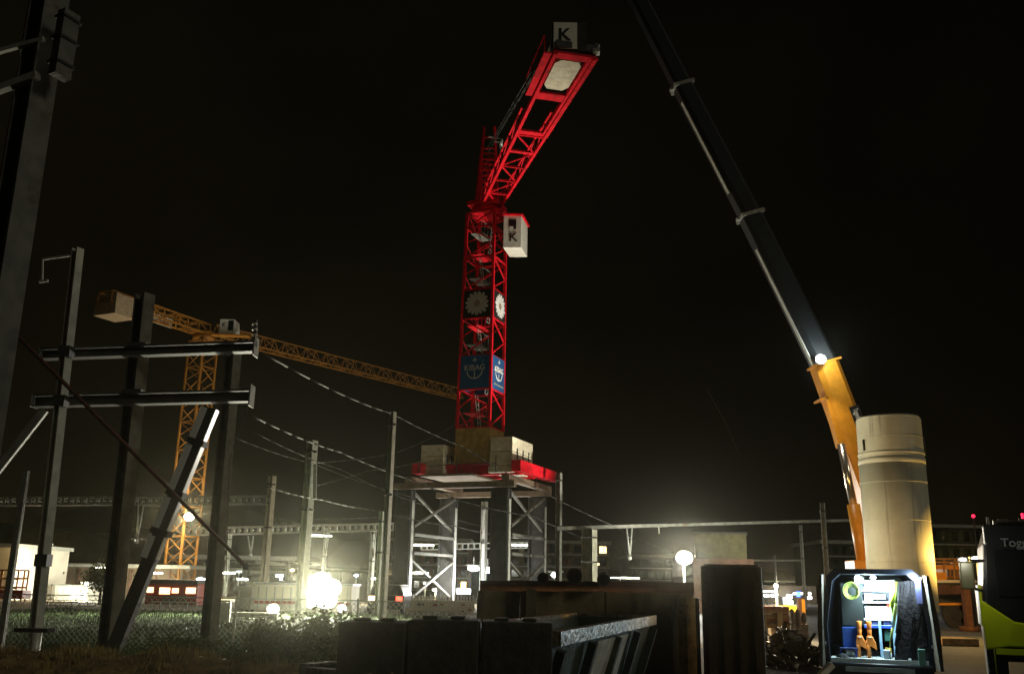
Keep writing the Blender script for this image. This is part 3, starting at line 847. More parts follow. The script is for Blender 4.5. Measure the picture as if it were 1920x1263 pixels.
ladder_beam(350, 1002, 762, 992, 62, .42, "shorter ladder-like catenary beam ending at the crane portal", galvlight, n=34)
ladder_beam(790, 1030, 1010, 1026, 90, .5, "far ladder-like catenary beam seen through the crane portal", n=20)
hanger(98, 948, 1003, 55, "double hanger tube left under the long ladder beam", -7)
hanger(264, 947, 1015, 55, "double hanger tube beside the broad dark column", -8)
hanger(470, 1004, 1040, 62, "hanger tube with a round insulator right of the frame column", 0)
hanger(700, 996, 1042, 62, "hanger tube with an insulator beside the short mast", 0)
hanger(1180, 990, 1046, 58, "v shaped hanger tube under the plain cantilever beam", 1)
hanger(612, 998, 1040, 62, "dim hanger tube above the brightest floodlight", -2)
a, b = P(1045, 990, 58), P(1252, 984, 58)
t = thing("catenary_beam", "plain pale cantilever beam reaching right from the portal", "catenary beam", tuple(a), "railway catenary cross beams")
mb = MB(); mb.bar(a, b, .2, .2); mb.build("tube", hsteel, t)
mb = MB(); mb.bar(P(1235, 987, 58), P(1236, 1000, 58), .05); mb.build("drop_rod", galv, t)
a, b = P(1252, 984, 58.3), P(1620, 974, 58.3)
t = thing("catenary_beam", "dim thin beam continuing right towards the mobile crane", "catenary beam", tuple(a), "railway catenary cross beams")
mb = MB(); mb.bar(a, b, .16, .16); mb.build("tube", hsteel, t)
a, b = P(1395, 1050, 75), P(1505, 1050, 75)
t = thing("catenary_beam", "low thin dim beam above the station lights at the right", "catenary beam", tuple(a), "railway catenary cross beams")
mb = MB(); mb.bar(a, b, .14, .12); mb.build("tube", galv, t)
# wires
wire_m = mat("copper_wire", (.05, .048, .04), .95, .0)
def wire(pts, label, r=.022, m=None):
    m = m or wire_m
    q = []
    for (x0, y0, Y0), (x1, y1, Y1) in zip(pts[:-1], pts[1:]):
        A, B = P(x0, y0, Y0), P(x1, y1, Y1)
        for k in range(8): q.append(A.lerp(B, k / 8) - UP * (.25 * 4 * (k / 8) * (1 - k / 8)) * min(1, (B - A).length / 30))
    q.append(P(*pts[-1]))
    mb = MB(); mb.poly(q, r * .85, 8)
    o = mb.build("overhead_wire", m, loc=tuple(q[0]))
    tag(o, label, "wire", "overhead wires of the railway")
wire([(490, 660, 20), (735, 775, 36), (870, 838, 42), (968, 895, 48), (1150, 985, 58), (1260, 1030, 90)], "topmost overhead wire passing in front of the ballast blocks", .024)
wire([(470, 778, 26), (640, 848, 36), (790, 905, 44)], "overhead wire reaching the left corner of the crane portal", .028)
wire([(790, 905, 44), (862, 938, 48), (1000, 968, 55), (1182, 1038, 70)], "overhead wire running down right from below the portal deck", .030)
wire([(500, 912, 34), (605, 937, 40), (715, 958, 46), (850, 985, 60), (1000, 1010, 80)], "overhead wire tied to the short mast with a bent arm", .028)
wire([(588, 868, 42), (737, 850, 48), (860, 790, 70)], "dim span wire rising right from the broad mast", .016)
wire([(586, 912, 42), (690, 882, 46), (800, 862, 55)], "dim span wire crossing above the other wires", .016)
wire([(480, 812, 34), (640, 880, 46), (790, 945, 60), (900, 985, 80)], "faint lower overhead wire between the masts", .016)
wire([(440, 820, 32), (586, 868, 42), (790, 935, 60)], "faint middle overhead wire between the masts", .014)
wire([(470, 985, 55), (600, 972, 60), (720, 968, 66)], "faint level wire above the shorter ladder beam", .016)
wire([(1182, 1038, 70), (1300, 1060, 110)], "faint end of an overhead wire fading out at the right", .018)
wire([(1325, 728, 46), (1362, 795, 46), (1388, 855, 46)], "thin slanting rope hanging in the dark sky left of the boom", .012)
wire([(470, 745, 18.4), (430, 860, 19.2), (424, 1090, 19.5)], "thin cable hanging from the end plate of the lower beam", .008)
wire([(950, 890, 50), (950, 1100, 52)], "thin vertical wire hanging in front of the portal leg", .012)
wire([(1100, 975, 60), (1128, 1000, 60), (1134, 1040, 60)], "short curved dropper wire right of the thick mast", .014)

# ------------------------------------------------------------------ floodlights and their glow
def floodlight(x, y, Y, r, E, energy, c, label, pole_w=.1, ground=True, rr=.25, grp="floodlights of the building site", facing=-.35, spot=None, target=None):
    p = P(x, y, Y)
    t = thing("floodlight", label, "floodlight", (p.x, Y, 0) if ground else tuple(p), grp)
    if ground:
        mb = MB(); mb.bar((p.x, Y + .25, 0), (p.x, Y + .25, p.z), pole_w); mb.build("pole", galv, t)
    mb = MB(); mb.tube(p + V((0, .04, 0)), p + V((0, .3, 0)), r * .8, 20, r * .5); mb.bar(p + V((0, .2, -r * .6)), p + V((0, .3, -r * 2)), .06); mb.build("housing", darksteel, t)
    mb = MB(); mb.ball(p, r, 14, 9, (1, .3, .82)); mb.build("lens", E, t)
    if energy: lamp("flood_light", p + V((0, facing, 0)), energy, c, t, rr, spot, target, .3)
    return t, p
WHITEL = (1.0, .96, .74)
bigf, bigp = floodlight(598, 1106, 45, .62, E_big, 18000, WHITEL, "biggest and brightest floodlight, low beside the broad mast", rr=.4, facing=-.8, spot=158, target=(-9, 10, 1.5))
floodlight(512, 1141, 44, .28, E_big, 4000, WHITEL, "small floodlight near the ground left of the brightest one", spot=150, target=(-14, 20, .5))
floodlight(641, 1140, 46, .22, E_white, 700, WHITEL, "small low floodlight right of the brightest one", spot=150, target=(-9, 20, .5))
fr, frp = floodlight(1283, 1045, 55.8, .50, E_big, 4000, (1.0, .96, .84), "round white floodlight on a pole left of the stacked site cabin", rr=.35)
lamp("flood_light", bigp + V((0, -.6, .1)), 26000, WHITEL, bigf, .4, spot=44, target=CAM, blend=.9)
for dx_, dz_, r_ in ((-.48, .2, .55), (.5, .12, .52), (-.3, -.4, .5), (.36, -.42, .5), (.05, .42, .5)):
    c_ = bigp + V((dx_, .1, dz_)); mb = MB(); mb.ball(c_, r_, 14, 9, (1, .3, .82)); mb.build("lens", E_big, bigf)  # extra glowing lenses, added to widen the lamp's glare
lamp("spot_light", frp + V((-.2, -.2, .4)), 24000, (1.0, .93, .80), fr, .3, spot=64, target=(-.5, 53.5, 18), blend=.8)
lamp("spot_light", frp + V((0, -.6, .0)), 9000, (1.0, .93, .80), fr, .3, spot=26, target=CAM, blend=.9)
lamp("spot_light", frp + V((-.5, -.5, .0)), 15000, (1.0, .93, .80), fr, .3, spot=30, target=(-8, 18, 4), blend=.8)
lamp("spot_light", frp + V((-.6, .2, .3)), 4200, (1.0, .93, .80), fr, .3, spot=34, target=(2.6, 59.5, 9.5), blend=.8)
# street lamps / platform lamps
def streetlamp(x, y, Y, E, energy, c, label, r=.18, arm=0):
    p = P(x, y, Y)
    t = thing("street_lamp", label, "street lamp", (p.x + arm, Y, 0), "lit lamps around the station")
    mb = MB(); mb.tube((p.x + arm, Y, 0), (p.x + arm, Y, p.z + .1), .07, 8, .045)
    mb.bar((p.x + arm, Y, p.z + .1), (p.x - .3, Y, p.z + .12), .05); mb.build("pole", galv, t)
    mb = MB(); mb.box((p.x, Y, p.z + .1), (.7, .3, .1)); mb.build("lamp_head", galv, t)
    mb = MB(); mb.ball(p, r, 10, 6, (1.2, .8, .6)); mb.build("lens", E, t)
    if energy: lamp("lamp_light", p - UP * .35 + V((0, -.2, 0)), energy, c, t, .15)
streetlamp(87, 1023, 60, E_warm, 600, (1, .7, .3), "warm orange street lamp right of the slender column", .24)
streetlamp(377, 1085, 60, E_cool, 500, (.85, .9, 1), "round white lamp beside the red carriage", .26)
streetlamp(256, 1013, 60, E_white, 0, WARM, "double headed lamp post beside the slanted strut", .10, arm=.6)
streetlamp(75, 1093, 62, E_cool, 60, (.9, .95, 1), "small white lamp above the pale wall at the left", .14)
streetlamp(163, 1095, 62, E_cool, 300, (.9, .95, 1), "small white lamp at the right end of the glowing wall", .14)
streetlamp(10, 1092, 62, E_cool, 60, (.9, .95, 1), "small white lamp at the left edge below the scaffold", .14)
streetlamp(817, 1105, 90, E_white, 200, WARM, "round white lamp seen between the left portal legs", .27)
streetlamp(797, 1093, 90, E_white, 0, WARM, "tiny white lamp between the left portal legs", .12)
for i, (x, y, l) in enumerate(((888, 1065, "leftmost of three flat platform lamps between the portal legs"), (914, 1068, "middle of three flat platform lamps between the portal legs"), (937, 1069, "rightmost of three flat platform lamps between the portal legs"), (1042, 1077, "flat platform lamp just right of the crane portal"))):
    p = P(x, y, 70)
    t = thing("platform_lamp", l, "platform lamp", tuple(p), "flat lamps under the platform roof")
    mb = MB(); mb.box(p + UP * .22, (1.1, .5, .08)); mb.bar(p + UP * .25, p + UP * .8, .06); mb.build("housing", galv, t)
    mb = MB(); mb.ball(p, .42, 14, 8, (1.05 if i == 0 else .8, .5, .45)); mb.build("lens", E_cool, t)
    lamp("lamp_light", p - UP * .4, 700, (.92, .96, 1), t, .3)

# ------------------------------------------------------------------ station background
def boxthing(name, label, cat, x0, y0, x1, y1, Y, depth, m, group=None, toground=False, build=True):
    a, b = P(x0, y1, Y), P(x1, y0, Y)
    z0 = 0 if toground else a.z
    t = thing(name, label, cat, ((a.x + b.x) / 2, Y + depth / 2, z0), group)
    mb = MB(); mb.bb(a.x, b.x, Y, Y + depth, z0, b.z)
    return t, mb, a, b
# brown station hall, left
t, mb, a, b = boxthing("station_building", "dim brown station building behind the left columns", "building", 95, 1066, 345, 1100, 82, 14, wall_m, toground=True)
mb.build("wall", wall_m, t)
mb = MB(); mb.bb(a.x - .8, b.x + .8, 81, 97, b.z + .002, b.z + .3); mb.build("roof", canopy_m, t)
mb = MB(); mb.bb(P(108, 1066, 80.9).x, P(190, 1066, 80.9).x, 80.8, 80.97, b.z + .05, b.z + .2); mb.build("roof_edge", galvlight, t)
for k in range(9):
    xx = a.x + 1.2 + k * (b.x - a.x - 2.4) / 8
    mb = MB(); mb.bb(xx - .08, xx + .08, 81.9, 82.02, .2, b.z - .1); mb.build("pilaster", brick, t)
# large hall behind (dim olive)
t, mb, a, b = boxthing("hall_building", "large dim olive hall rising behind the station building", "building", 90, 1000, 330, 1062, 130, 20, hill_m, toground=True)
mb.build("wall", wall_m, t)
mb = MB(); mb.prism([(a.x - 1, 129, b.z + .003), (b.x + 1, 129, b.z + .003), ((a.x + b.x) / 2, 129, b.z + 1.2)], (0, 22, 0)); mb.build("roof", hill_m, t)
# pale walls and glowing container
for x0, y0, x1, y1, Y, l in ((28, 1094, 68, 1106, 66, "pale low container at the left behind the slender column"), (66, 1097, 98, 1108, 66, "pale short container between the two left columns"), (100, 1099, 166, 1131, 64, "white container glowing brightly under the small lamps")):
    t, mb, a, b = boxthing("site_container", l, "container", x0, y0, x1, y1, Y, 2.5, blanch, "white site containers", toground=True)
    mb.build("body", blanch, t)
    mb = MB(); mb.bb(a.x - .05, b.x + .05, Y - .05, Y + 2.55, b.z + .002, b.z + .09); mb.build("roof", galv, t)
    mb = MB()
    for k in range(6): xx = a.x + (k + .5) * (b.x - a.x) / 6; mb.bb(xx - .03, xx + .03, Y - .03, Y - .002, .15, b.z - .1)
    mb.build("rib", galvlight, t)
floodlight(141, 1113, 60.5, .34, E_big, 900, WHITEL, "bright round lamp in front of the glowing white container", facing=.9)
# left scaffolded building
t, mb, a, b = boxthing("shed_building", "pale panelled building with a scaffold at the left edge", "building", -60, 1026, 22, 1115, 60, 8, blanch, toground=True)
mb.build("wall", blanch, t)
mb = MB(); mb.bb(a.x, b.x + .2, 59.8, 68.2, b.z + .002, b.z + .25); mb.build("roof", galv, t)
t = thing("scaffold", "yellowish pipe scaffold in front of the pale building at the left edge", "scaffold", (P(10, 1100, 57).x, 57, 0))
mb = MB()
xs = [P(x, 1080, 57).x for x in (-40, -18, 4, 26, 34)]; zs = [P(10, y, 57).z for y in (1100, 1083, 1068)]
for x in xs:
    for yy in (57, 58.2): mb.tube((x, yy, 0), (x, yy, zs[-1]), .05, 6)
for z in zs:
    for yy in (57, 58.2): mb.tube((xs[0], yy, z), (xs[-1], yy, z), .05, 6)
mb.build("scaffold_tube", yellow, t)
mb = MB(); mb.bb(xs[0], xs[-1], 57, 58.2, zs[0] - .1, zs[0] - .05); mb.bb(xs[0], xs[-1], 57, 58.2, zs[1] - .1, zs[1] - .05); mb.build("board", wood, t)
mb = MB(); z = P(10, 1112, 56).z; mb.bb(P(-30, 1112, 56).x, P(42, 1112, 56).x, 56, 57, .2, z + .2)
tag(mb.build("red_tarpaulin_box", redtrain, loc=(P(10, 1112, 56).x, 56, .2)), "low red covered box at the foot of the scaffold", "box")
# red carriage with lit windows
t, mb, a, b = boxthing("railway_carriage", "dark red railway carriage with lit windows behind the frame columns", "railway carriage", 268, 1094, 372, 1141, 58, 2.9, redtrain)
mb.build("body", redtrain, t, bevel=.12)
LOCc = b.z
mb = MB(); mb.bb(a.x + .1, b.x - .1, 58.1, 60.8, b.z + .002, b.z + .22); mb.build("roof", darksteel, t)
for x0, x1, y0, y1 in ((275, 288, 1100, 1110), (298, 319, 1101, 1113), (322, 335, 1102, 1111), (348, 367, 1101, 1112)):
    p, q = P(x0, y1, 57.95), P(x1, y0, 57.95)
    mb = MB(); mb.bb(p.x, q.x, 57.94, 57.99, p.z, q.z); mb.build("window", E_win, t)
p, q = P(303, 1137, 57.97), P(350, 1116, 57.97)
mb = MB(); mb.bb(p.x, q.x, 57.95, 57.99, p.z, q.z); mb.build("door", brick, t)
mb = MB()
for xx in (a.x + 1, a.x + 2, b.x - 2, b.x - 1): mb.tube((xx, 58.2, .42), (xx, 58.35, .42), .42, 16)
mb.build("wheel", darksteel, t)
# railing in front of it
def railing(x0, x1, ytop, ybot, Y, label, n):
    a, b = P(x0, ytop, Y), P(x1, ytop, Y); zb = P(x0, ybot, Y).z
    t = thing("railing", label, "railing", ((a.x + b.x) / 2, Y, 0), "pale railings along the platform")
    mb = MB()
    for k in range(n + 1): x = a.x + (b.x - a.x) * k / n; mb.bar((x, Y, 0), (x, Y, a.z), .05)
    mb.build("post", galv, t)
    mb = MB(); mb.bar((a.x, Y - .04, a.z), (b.x, Y - .04, a.z), .05); mb.bar((a.x, Y - .04, zb), (b.x, Y - .04, zb), .07); mb.build("rail", galvlight, t)
railing(285, 385, 1127, 1141, 52, "pale railing in front of the red carriage", 6)
railing(60, 180, 1127, 1134, 52, "dim railing in front of the glowing white container", 8)
# white hoarding wall, centre-left
t, mb, a, b = boxthing("site_container", "long white container wall behind the brightest floodlight", "container", 474, 1098, 660, 1150, 50, 2.6, blanch, "white site containers", toground=True)
mb.build("body", blanch, t)
mb = MB(); mb.bb(a.x - .06, b.x + .06, 49.9, 52.7, b.z + .002, b.z + .1); mb.build("roof", galv, t)
mb = MB()
for k in range(12): xx = a.x + (k + .5) * (b.x - a.x) / 12; mb.bb(xx - .03, xx + .03, 49.96, 49.998, .1, b.z - .1)
mb.build("rib", galv, t)
mb = MB(); mb.bb(a.x, b.x, 49.95, 49.99, .35, .5); mb.build("red_stripe", redtrain, t)
t, mb, a, b = boxthing("site_container", "grey beige container left of the long white one", "container", 440, 1098, 473, 1150, 51.5, 2.6, blanch, "white site containers", toground=True)
mb.build("body", canopy_m, t); mb = MB(); mb.bb(a.x + .1, a.x + .2, 51.45, 51.495, .2, b.z - .2); mb.build("door_frame", galvlight, t)
# low wall / kerbs near fence centre
t = thing("barrier", "pale barrier with slanted braces right of the frame column", "barrier", (P(430, 1140, 36).x, 36, 0))
mb = MB()
for x, y in ((408, 1128), (424, 1126)): q = P(x, y, 36); mb.bar((q.x, 36, 0), (q.x, 36, q.z), .1)
mb.bar(P(402, 1178, 36), P(430, 1138, 36), .05); mb.bar(P(430, 1178, 36), P(404, 1140, 36), .05); mb.bar(P(400, 1126, 36), P(432, 1126, 36), .07)
mb.build("frame", galv, t); mb = MB(); q = P(424, 1126, 35.9); mb.bb(q.x - .2, q.x + .2, 35.8, 35.94, 0, q.z - .05); mb.build("post", galvlight, t)
mb = MB(); mb.bb(P(428, 1148, 40).x, P(520, 1148, 40).x, 40, 40.4, .05, P(428, 1147, 40).z)
tag(mb.build("beam_stack", galvlight, loc=(P(470, 1148, 40).x, 40, 0)), "pale long beam lying left of the small low floodlight", "beam")
# cream stacked-panel wall right of centre (behind the portal legs)
t = thing("site_hoarding", "cream picket hoarding with red and orange marks behind the portal legs", "hoarding", (P(800, 1140, 54).x, 54, 0))
a, b = P(724, 1154, 54), P(890, 1126, 54)
mb = MB(); mb.bb(a.x, b.x, 54, 54.1, 0, b.z); mb.build("board", blanch, t)
mb = MB(); x = a.x
while x < b.x:
    mb.bb(x, x + .08, 53.94, 53.99, 0, b.z + .2 + .15 * random.random()); x += .17
mb.build("picket", creampaint, t)
for x0, x1, y, m_ in ((728, 742, 1132, darksteel), (746, 752, 1132, hsteel), (728, 738, 1146, redtrain), (744, 752, 1146, wood), (783, 795, 1132, darksteel), (825, 832, 1132, wood), (784, 790, 1146, darksteel), (812, 820, 1133, redtrain), (865, 872, 1133, wood), (877, 884, 1142, redtrain), (864, 870, 1146, hsteel)):
    mb = MB(); p, q = P(x0, y + 2, 53.9), P(x1, y - 1.5, 53.9); mb.bb(p.x, q.x, 53.87, 53.93, p.z, q.z); mb.build("mark", m_, t)
# car with tail lights
cp = P(722, 1140, 47)
t = thing("parked_car", "dark parked car with lit tail lamps right of the brightest floodlight", "car", (cp.x, 47, 0))
mb = MB(); y0 = 47
mb.prism([(cp.x - .85, y0, .25), (cp.x + .85, y0, .25), (cp.x + .88, y0, .9), (cp.x + .66, y0 + .35, 1.42), (cp.x - .66, y0 + .35, 1.42), (cp.x - .88, y0, .9)], (0, 3.9, 0)); mb.build("body", blackpaint, t, bevel=.08)
for s_ in (-1, 1):
    mb = MB(); mb.tube((cp.x + s_ * .72, y0 + .5, .3), (cp.x + s_ * .9, y0 + .5, .3), .3, 14); mb.build("wheel", black, t)
    mb = MB(); mb.box((cp.x + s_ * .66, y0 - .02, .78), (.3, .05, .2)); mb.build("tail_lamp", E_tail if s_ > 0 else E_warm, t)
mb = MB(); mb.quad((cp.x - .62, y0 + .02, .95), (cp.x + .62, y0 + .02, .95), (cp.x + .52, y0 + .28, 1.34), (cp.x - .52, y0 + .28, 1.34)); mb.build("rear_window", truckglass, t)
# canopies
def canopy(x0, y0, x1, y1, z, label, dep=7, cols=4, th=.35):
    a, b = PZ(x0, y0, z), PZ(x1, y1, z)
    if a.y > 330: a = a * (330 / a.y)
    if b.y > 330: b = b * (330 / b.y)
    a.z = b.z = z
    d = (b - a).normalized(); n = V((-d.y, d.x, 0)); n = n if n.y > 0 else -n
    t = thing("platform_canopy", label, "platform canopy", tuple((a + b) / 2 - UP * z), "roofs over the station platforms")
    mb = MB(); mb.hexa([a, b, b + n * dep, a + n * dep] + [q + UP * th for q in (a, b, b + n * dep, a + n * dep)]); mb.build("roof_slab", canopy_m, t)
    mb = MB(); mb.bar(a + UP * th * .5 - n * .05, b + UP * th * .5 - n * .05, .08, th * 1.2); mb.build("fascia", galvlight, t)
    for k in range(cols):
        p = a.lerp(b, (k + .5) / cols) + n * dep * .5
        mb = MB(); mb.bar(p * 1 - UP * z, p - UP * .02, .3); mb.bar(p - n * dep * .35 - UP * .15, p + n * dep * .35 - UP * .15, .2, .25); mb.build("column", hsteel, t)
    return t
canopy(318, 1046, 560, 1050, 3.4, "flat platform canopy behind the frame column and strut", cols=3)
canopy(440, 1054, 770, 1076, 3.2, "long platform canopy receding behind the brightest floodlight", cols=5)
canopy(330, 1072, 470, 1074, 2.1, "lower platform canopy above the red carriage", cols=3)
canopy(720, 1092, 1000, 1093, 2.5, "far platform canopy seen through the crane portal", cols=5)
canopy(1432, 1090, 1525, 1092, 3.0, "far platform canopy above the row of station lights", cols=3)
def tube_lamp(x, y, Y, L, en, label):
    p = P(x, y, Y); t = thing("tube_lamp", label, "tube lamp", tuple(p), "tube lamps under the platform canopies")
    mb = MB(); mb.bar(p + V((-L / 2, 0, .06)), p + V((L / 2, 0, .06)), .14, .06); mb.build("housing", galv, t)
    mb = MB(); mb.tube(p - V((L / 2, 0, 0)), p + V((L / 2, 0, 0)), .03, 8); mb.build("tube", E_white, t)
    lamp("tube_light", p - UP * .15 + V((0, -.4, 0)), en * 1.8, (1, .97, .8), t, .3)
tube_lamp(322, 1064, 84, 2.4, 420, "long pale tube lamp left under the canopy near the red carriage")
tube_lamp(356, 1065, 84, 1.6, 300, "shorter tube lamp beside the long one under the canopy near the red carriage")
tube_lamp(292, 1074, 80, 1.2, 250, "faint tube lamp just right of the slanted strut")
tube_lamp(424, 1074, 74, 1.4, 900, "tube lamp in the greenish lit bay right of the frame column")
tube_lamp(455, 1086, 72, .8, 600, "small tube lamp low in the bay right of the frame column")
tube_lamp(595, 1004, 66, 2.0, 120, "tube lamp hanging high above the brightest floodlight")
tube_lamp(793, 1022, 70, 1.6, 500, "upper tube lamp between the left portal legs")
tube_lamp(788, 1074, 70, 1.2, 500, "lower tube lamp between the left portal legs")
tube_lamp(985, 1022, 75, 2.2, 350, "tube lamp between the right portal legs")
tube_lamp(1172, 1083, 80, 2.4, 120, "pale tube lamp right of the pipe ends")
tube_lamp(710, 1085, 66, 1.0, 600, "tube lamp under the canopy beside the tall slim mast")
tube_lamp(205, 1064, 78, 2.2, 300, "tube lamp under the roof edge of the brown station building")
for x, y, Y, r_, em, l in ((232, 1072, 110, .22, E_warm, "tiny warm lamp just left of the broad dark column"), (448, 1070, 100, .2, E_cool, "tiny cool lamp between frame column and brownish mast"), (495, 1092, 95, .2, E_white, "tiny lamp right beside the foot of the brownish mast"), (548, 1068, 110, .2, E_warm, "tiny warm lamp left of the broad pale mast"), (668, 1078, 105, .2, E_cool, "tiny cool lamp right of the brightest floodlight"), (700, 1110, 95, .18, E_warm, "tiny warm lamp left of the short bent mast"), (1008, 1062, 110, .2, E_warm, "tiny warm lamp behind the right portal legs"), (1120, 1057, 150, .3, E_win, "orange lamp beside the thick pale mast")):
    p = P(x, y, Y); t = thing("street_lamp", l, "street lamp", (p.x, Y, 0), "lit lamps around the station")
    mb = MB(); mb.tube((p.x, Y + .1, 0), (p.x, Y + .1, p.z + .2), .06, 6); mb.build("pole", galv, t)
    mb = MB(); mb.ball(p, r_, 10, 6, (1.3, .6, .7)); mb.build("lens", em, t)
# facades in the distance
def facade(x0, y0, x1, y1, Y, label, m=brick, rows=4, cols=8, lit=0.06):
    t, mb, a, b = boxthing("apartment_building", label, "building", x0, y0, x1, y1, Y, 14, m, toground=True)
    mb.build("wall", m, t)
    mb = MB(); mb.bb(a.x - .4, b.x + .4, Y - .4, Y + 14.4, b.z + .002, b.z + .5); mb.build("roof", canopy_m, t)
    W = b.x - a.x; Hh_ = b.z
    for r in range(rows):
        for c in range(cols):
            xx = a.x + (c + .5) * W / cols; zz = Hh_ * (r + .55) / rows
            mb = MB(); mb.bb(xx - W / cols * .28, xx + W / cols * .28, Y - .05, Y - .003, zz - Hh_ / rows * .28, zz + Hh_ / rows * .28)
            mb.build("window", E_win if random.random() < lit else truckglass, t)
        mb = MB(); mb.bb(a.x, b.x, Y - .5, Y - .06, Hh_ * r / rows + .1, Hh_ * r / rows + .3); mb.build("balcony_slab", canopy_m, t)
facade(720, 1016, 880, 1090, 150, "brown apartment block with balconies behind the left portal legs", brick, 4, 9)
facade(930, 1020, 1142, 1085, 160, "olive apartment block behind the right portal legs", wall_m, 4, 9, .08)
facade(1180, 1045, 1260, 1090, 190, "dim block left of the pole floodlight", hill_m, 3, 5, 0)
facade(1545, 1020, 1625, 1090, 140, "dark block behind the mobile crane cylinder", hill_m, 4, 5, 0)
facade(1745, 990, 1840, 1060, 150, "dark block right of the silo", hill_m, 4, 5, 0)
# sign boards
def sign(x0, y0, x1, y1, Y, m, label, en=0, c=(.85, .9, 1)):
    p, q = P(x0, y1, Y), P(x1, y0, Y)
    t = thing("station_sign", label, "sign", tuple((p + q) / 2), "backlit station signs")
    mb = MB(); mb.bb(p.x, q.x, Y, Y + .04, p.z, q.z); mb.build("panel", m, t)
    mb = MB(); mb.bb(p.x - .05, q.x + .05, Y + .045, Y + .2, p.z - .05, q.z + .05); mb.build("frame", darksteel, t)
    if en: lamp("sign_light", (p + q) / 2 + V((0, -.4, 0)), en, c, t, .2)
sign(517, 1076, 531, 1081, 62, E_sign, "white backlit sign above the white container")
sign(524, 1083, 529, 1087, 62, E_sign, "tiny white sign below the wider backlit sign")
# hoarding light beside portal leg F
sf = pF - dL * 1.5 - dR * 1.2; sf.z = P(868, 1108, sf.y).z
t = thing("station_sign", "bluish white lit sign right beside the brightly lit portal leg", "sign", tuple(sf), "backlit station signs")
mb = MB(); mb.box(sf, (.9, .1, .3)); mb.build("panel", emi("sign_bright", (.8, .88, 1), 12), t)
mb = MB(); mb.box(sf + V((0, .1, .02)), (1.0, .1, .4)); mb.bar((sf.x + .45, sf.y + .12, 0), (sf.x + .45, sf.y + .12, sf.z), .06); mb.build("frame", darksteel, t)
lamp("sign_light", sf + V((-.35, -.3, .7)), 1300, (1, .95, .97), t, .15)
# station light row right
random.seed(5)
t = thing("station_concourse", "distant lit concourse with rows of small lights between timber stack and van", "station hall", (P(1470, 1110, 100).x, 100, 0))
a, b = P(1418, 1140, 102), P(1530, 1098, 102)
mb = MB(); mb.bb(a.x, b.x, 102, 106, 0, b.z); mb.build("wall", wall_m, t)
for k in range(6):
    q = P(1428 + k * 4.6, 1108, 99.8); mb = MB(); mb.box(q, (.14, .06, .18)); mb.build("lamp", E_cool, t)
for x, y, wd, hh_ in ((1437, 1116, .5, .3), (1449, 1116, .35, .3), (1457, 1114, .2, .15), (1480, 1117, .6, .35), (1475, 1125, .7, .6), (1483, 1128, .4, .4), (1490, 1112, .3, .2), (1503, 1112, .2, .2), (1518, 1112, .25, .25), (1516, 1120, .2, .3), (1521, 1120, .1, .3)):
    q = P(x, y, 99.6); mb = MB(); mb.box(q, (wd, .05, hh_)); mb.build("lamp", E_cool if x < 1515 else E_white, t)
q = P(1497, 1113, 99.5); mb = MB(); mb.box(q, (.4, .05, .5)); mb.build("blue_lamp", E_blue, t)
for x in (1433, 1438, 1466, 1462): q = P(x, 1128, 80); mb = MB(); mb.bar((q.x, 80, 0), (q.x, 80, P(x, 1118, 80).z), .14); mb.build("post", galvlight, t)
lamp("hall_light", P(1475, 1112, 95), 900, (.9, .95, 1), t, .5)
# timber stack, yellow goods
tp = P(1450, 1160, 28)
t = thing("timber_stack", "stack of orange brown timber beams in the lit yard gap left of the van", "timber stack", (tp.x, 28, 0))
for i, (y, x0, x1, m_, h) in enumerate(((1139, 1418, 1478, woodred, .11), (1146, 1420, 1484, wood, .09), (1155, 1417, 1486, wood, .12), (1163, 1420, 1482, woodred, .1), (1172, 1420, 1488, wood, .12))):
    p, q = P(x0, y, 28), P(x1, y, 28)
    for j in range(3):
        mb = MB(); mb.bb(p.x, q.x + random.uniform(-.1, .1), 28 + j * .35, 28.22 + j * .35, p.z - h / 2, p.z + h / 2); mb.build("beam", m_, t)
mb = MB()
for x in (1424, 1455, 1478): q = P(x, 1160, 28.4); mb.bb(q.x - .08, q.x + .08, 27.95, 29.0, 0, P(x, 1140, 28).z - .1)
mb.build("bearer", mat("pale_timber", (.5, .36, .17), .8), t)
def bx(name, label, cat, x0, y0, x1, y1, Y, dep, m_, grp=None):
    p, q = P(x0, y1, Y), P(x1, y0, Y)
    mb = MB(); mb.bb(p.x, q.x, Y, Y + dep, max(0, p.z), q.z)
    o = mb.build(name, m_, loc=((p.x + q.x) / 2, Y + dep / 2, max(0, p.z)), bevel=.02); return tag(o, label, cat, grp)
bx("yellow_crate", "yellow crate behind the timber stack under the white lights", "crate", 1470, 1135, 1494, 1200, 32, .8, mat("yellow_plastic", (.55, .42, .02), .5))
for i, (x0, x1, y0, y1, l) in enumerate(((1482, 1492, 1142, 1172, "pale pinkish sack left of the bundle"), (1493, 1503, 1143, 1176, "striped upright sack right of the timber ends"), (1505, 1513, 1148, 1170, "leaning pale sack nearest to the van door"))):
    p, q = P(x0, y1, 27.2), P(x1, y0, 27.2)
    mb = MB(); mb.ball(((p.x + q.x) / 2, 27.3, (p.z + q.z) / 2), 1, 12, 10, ((q.x - p.x) * .52, .14, (q.z - p.z) * .56)); mb.box(((p.x + q.x) / 2, 27.3, p.z / 2), (.16, .2, p.z))
    tag(mb.build("cement_sack", mat("sack", (.42, .3, .22), .8, var=.4, vscale=8, bump=.6), loc=((p.x + q.x) / 2, 27.3, 0)), l, "sack", "sacks beside the timber stack")
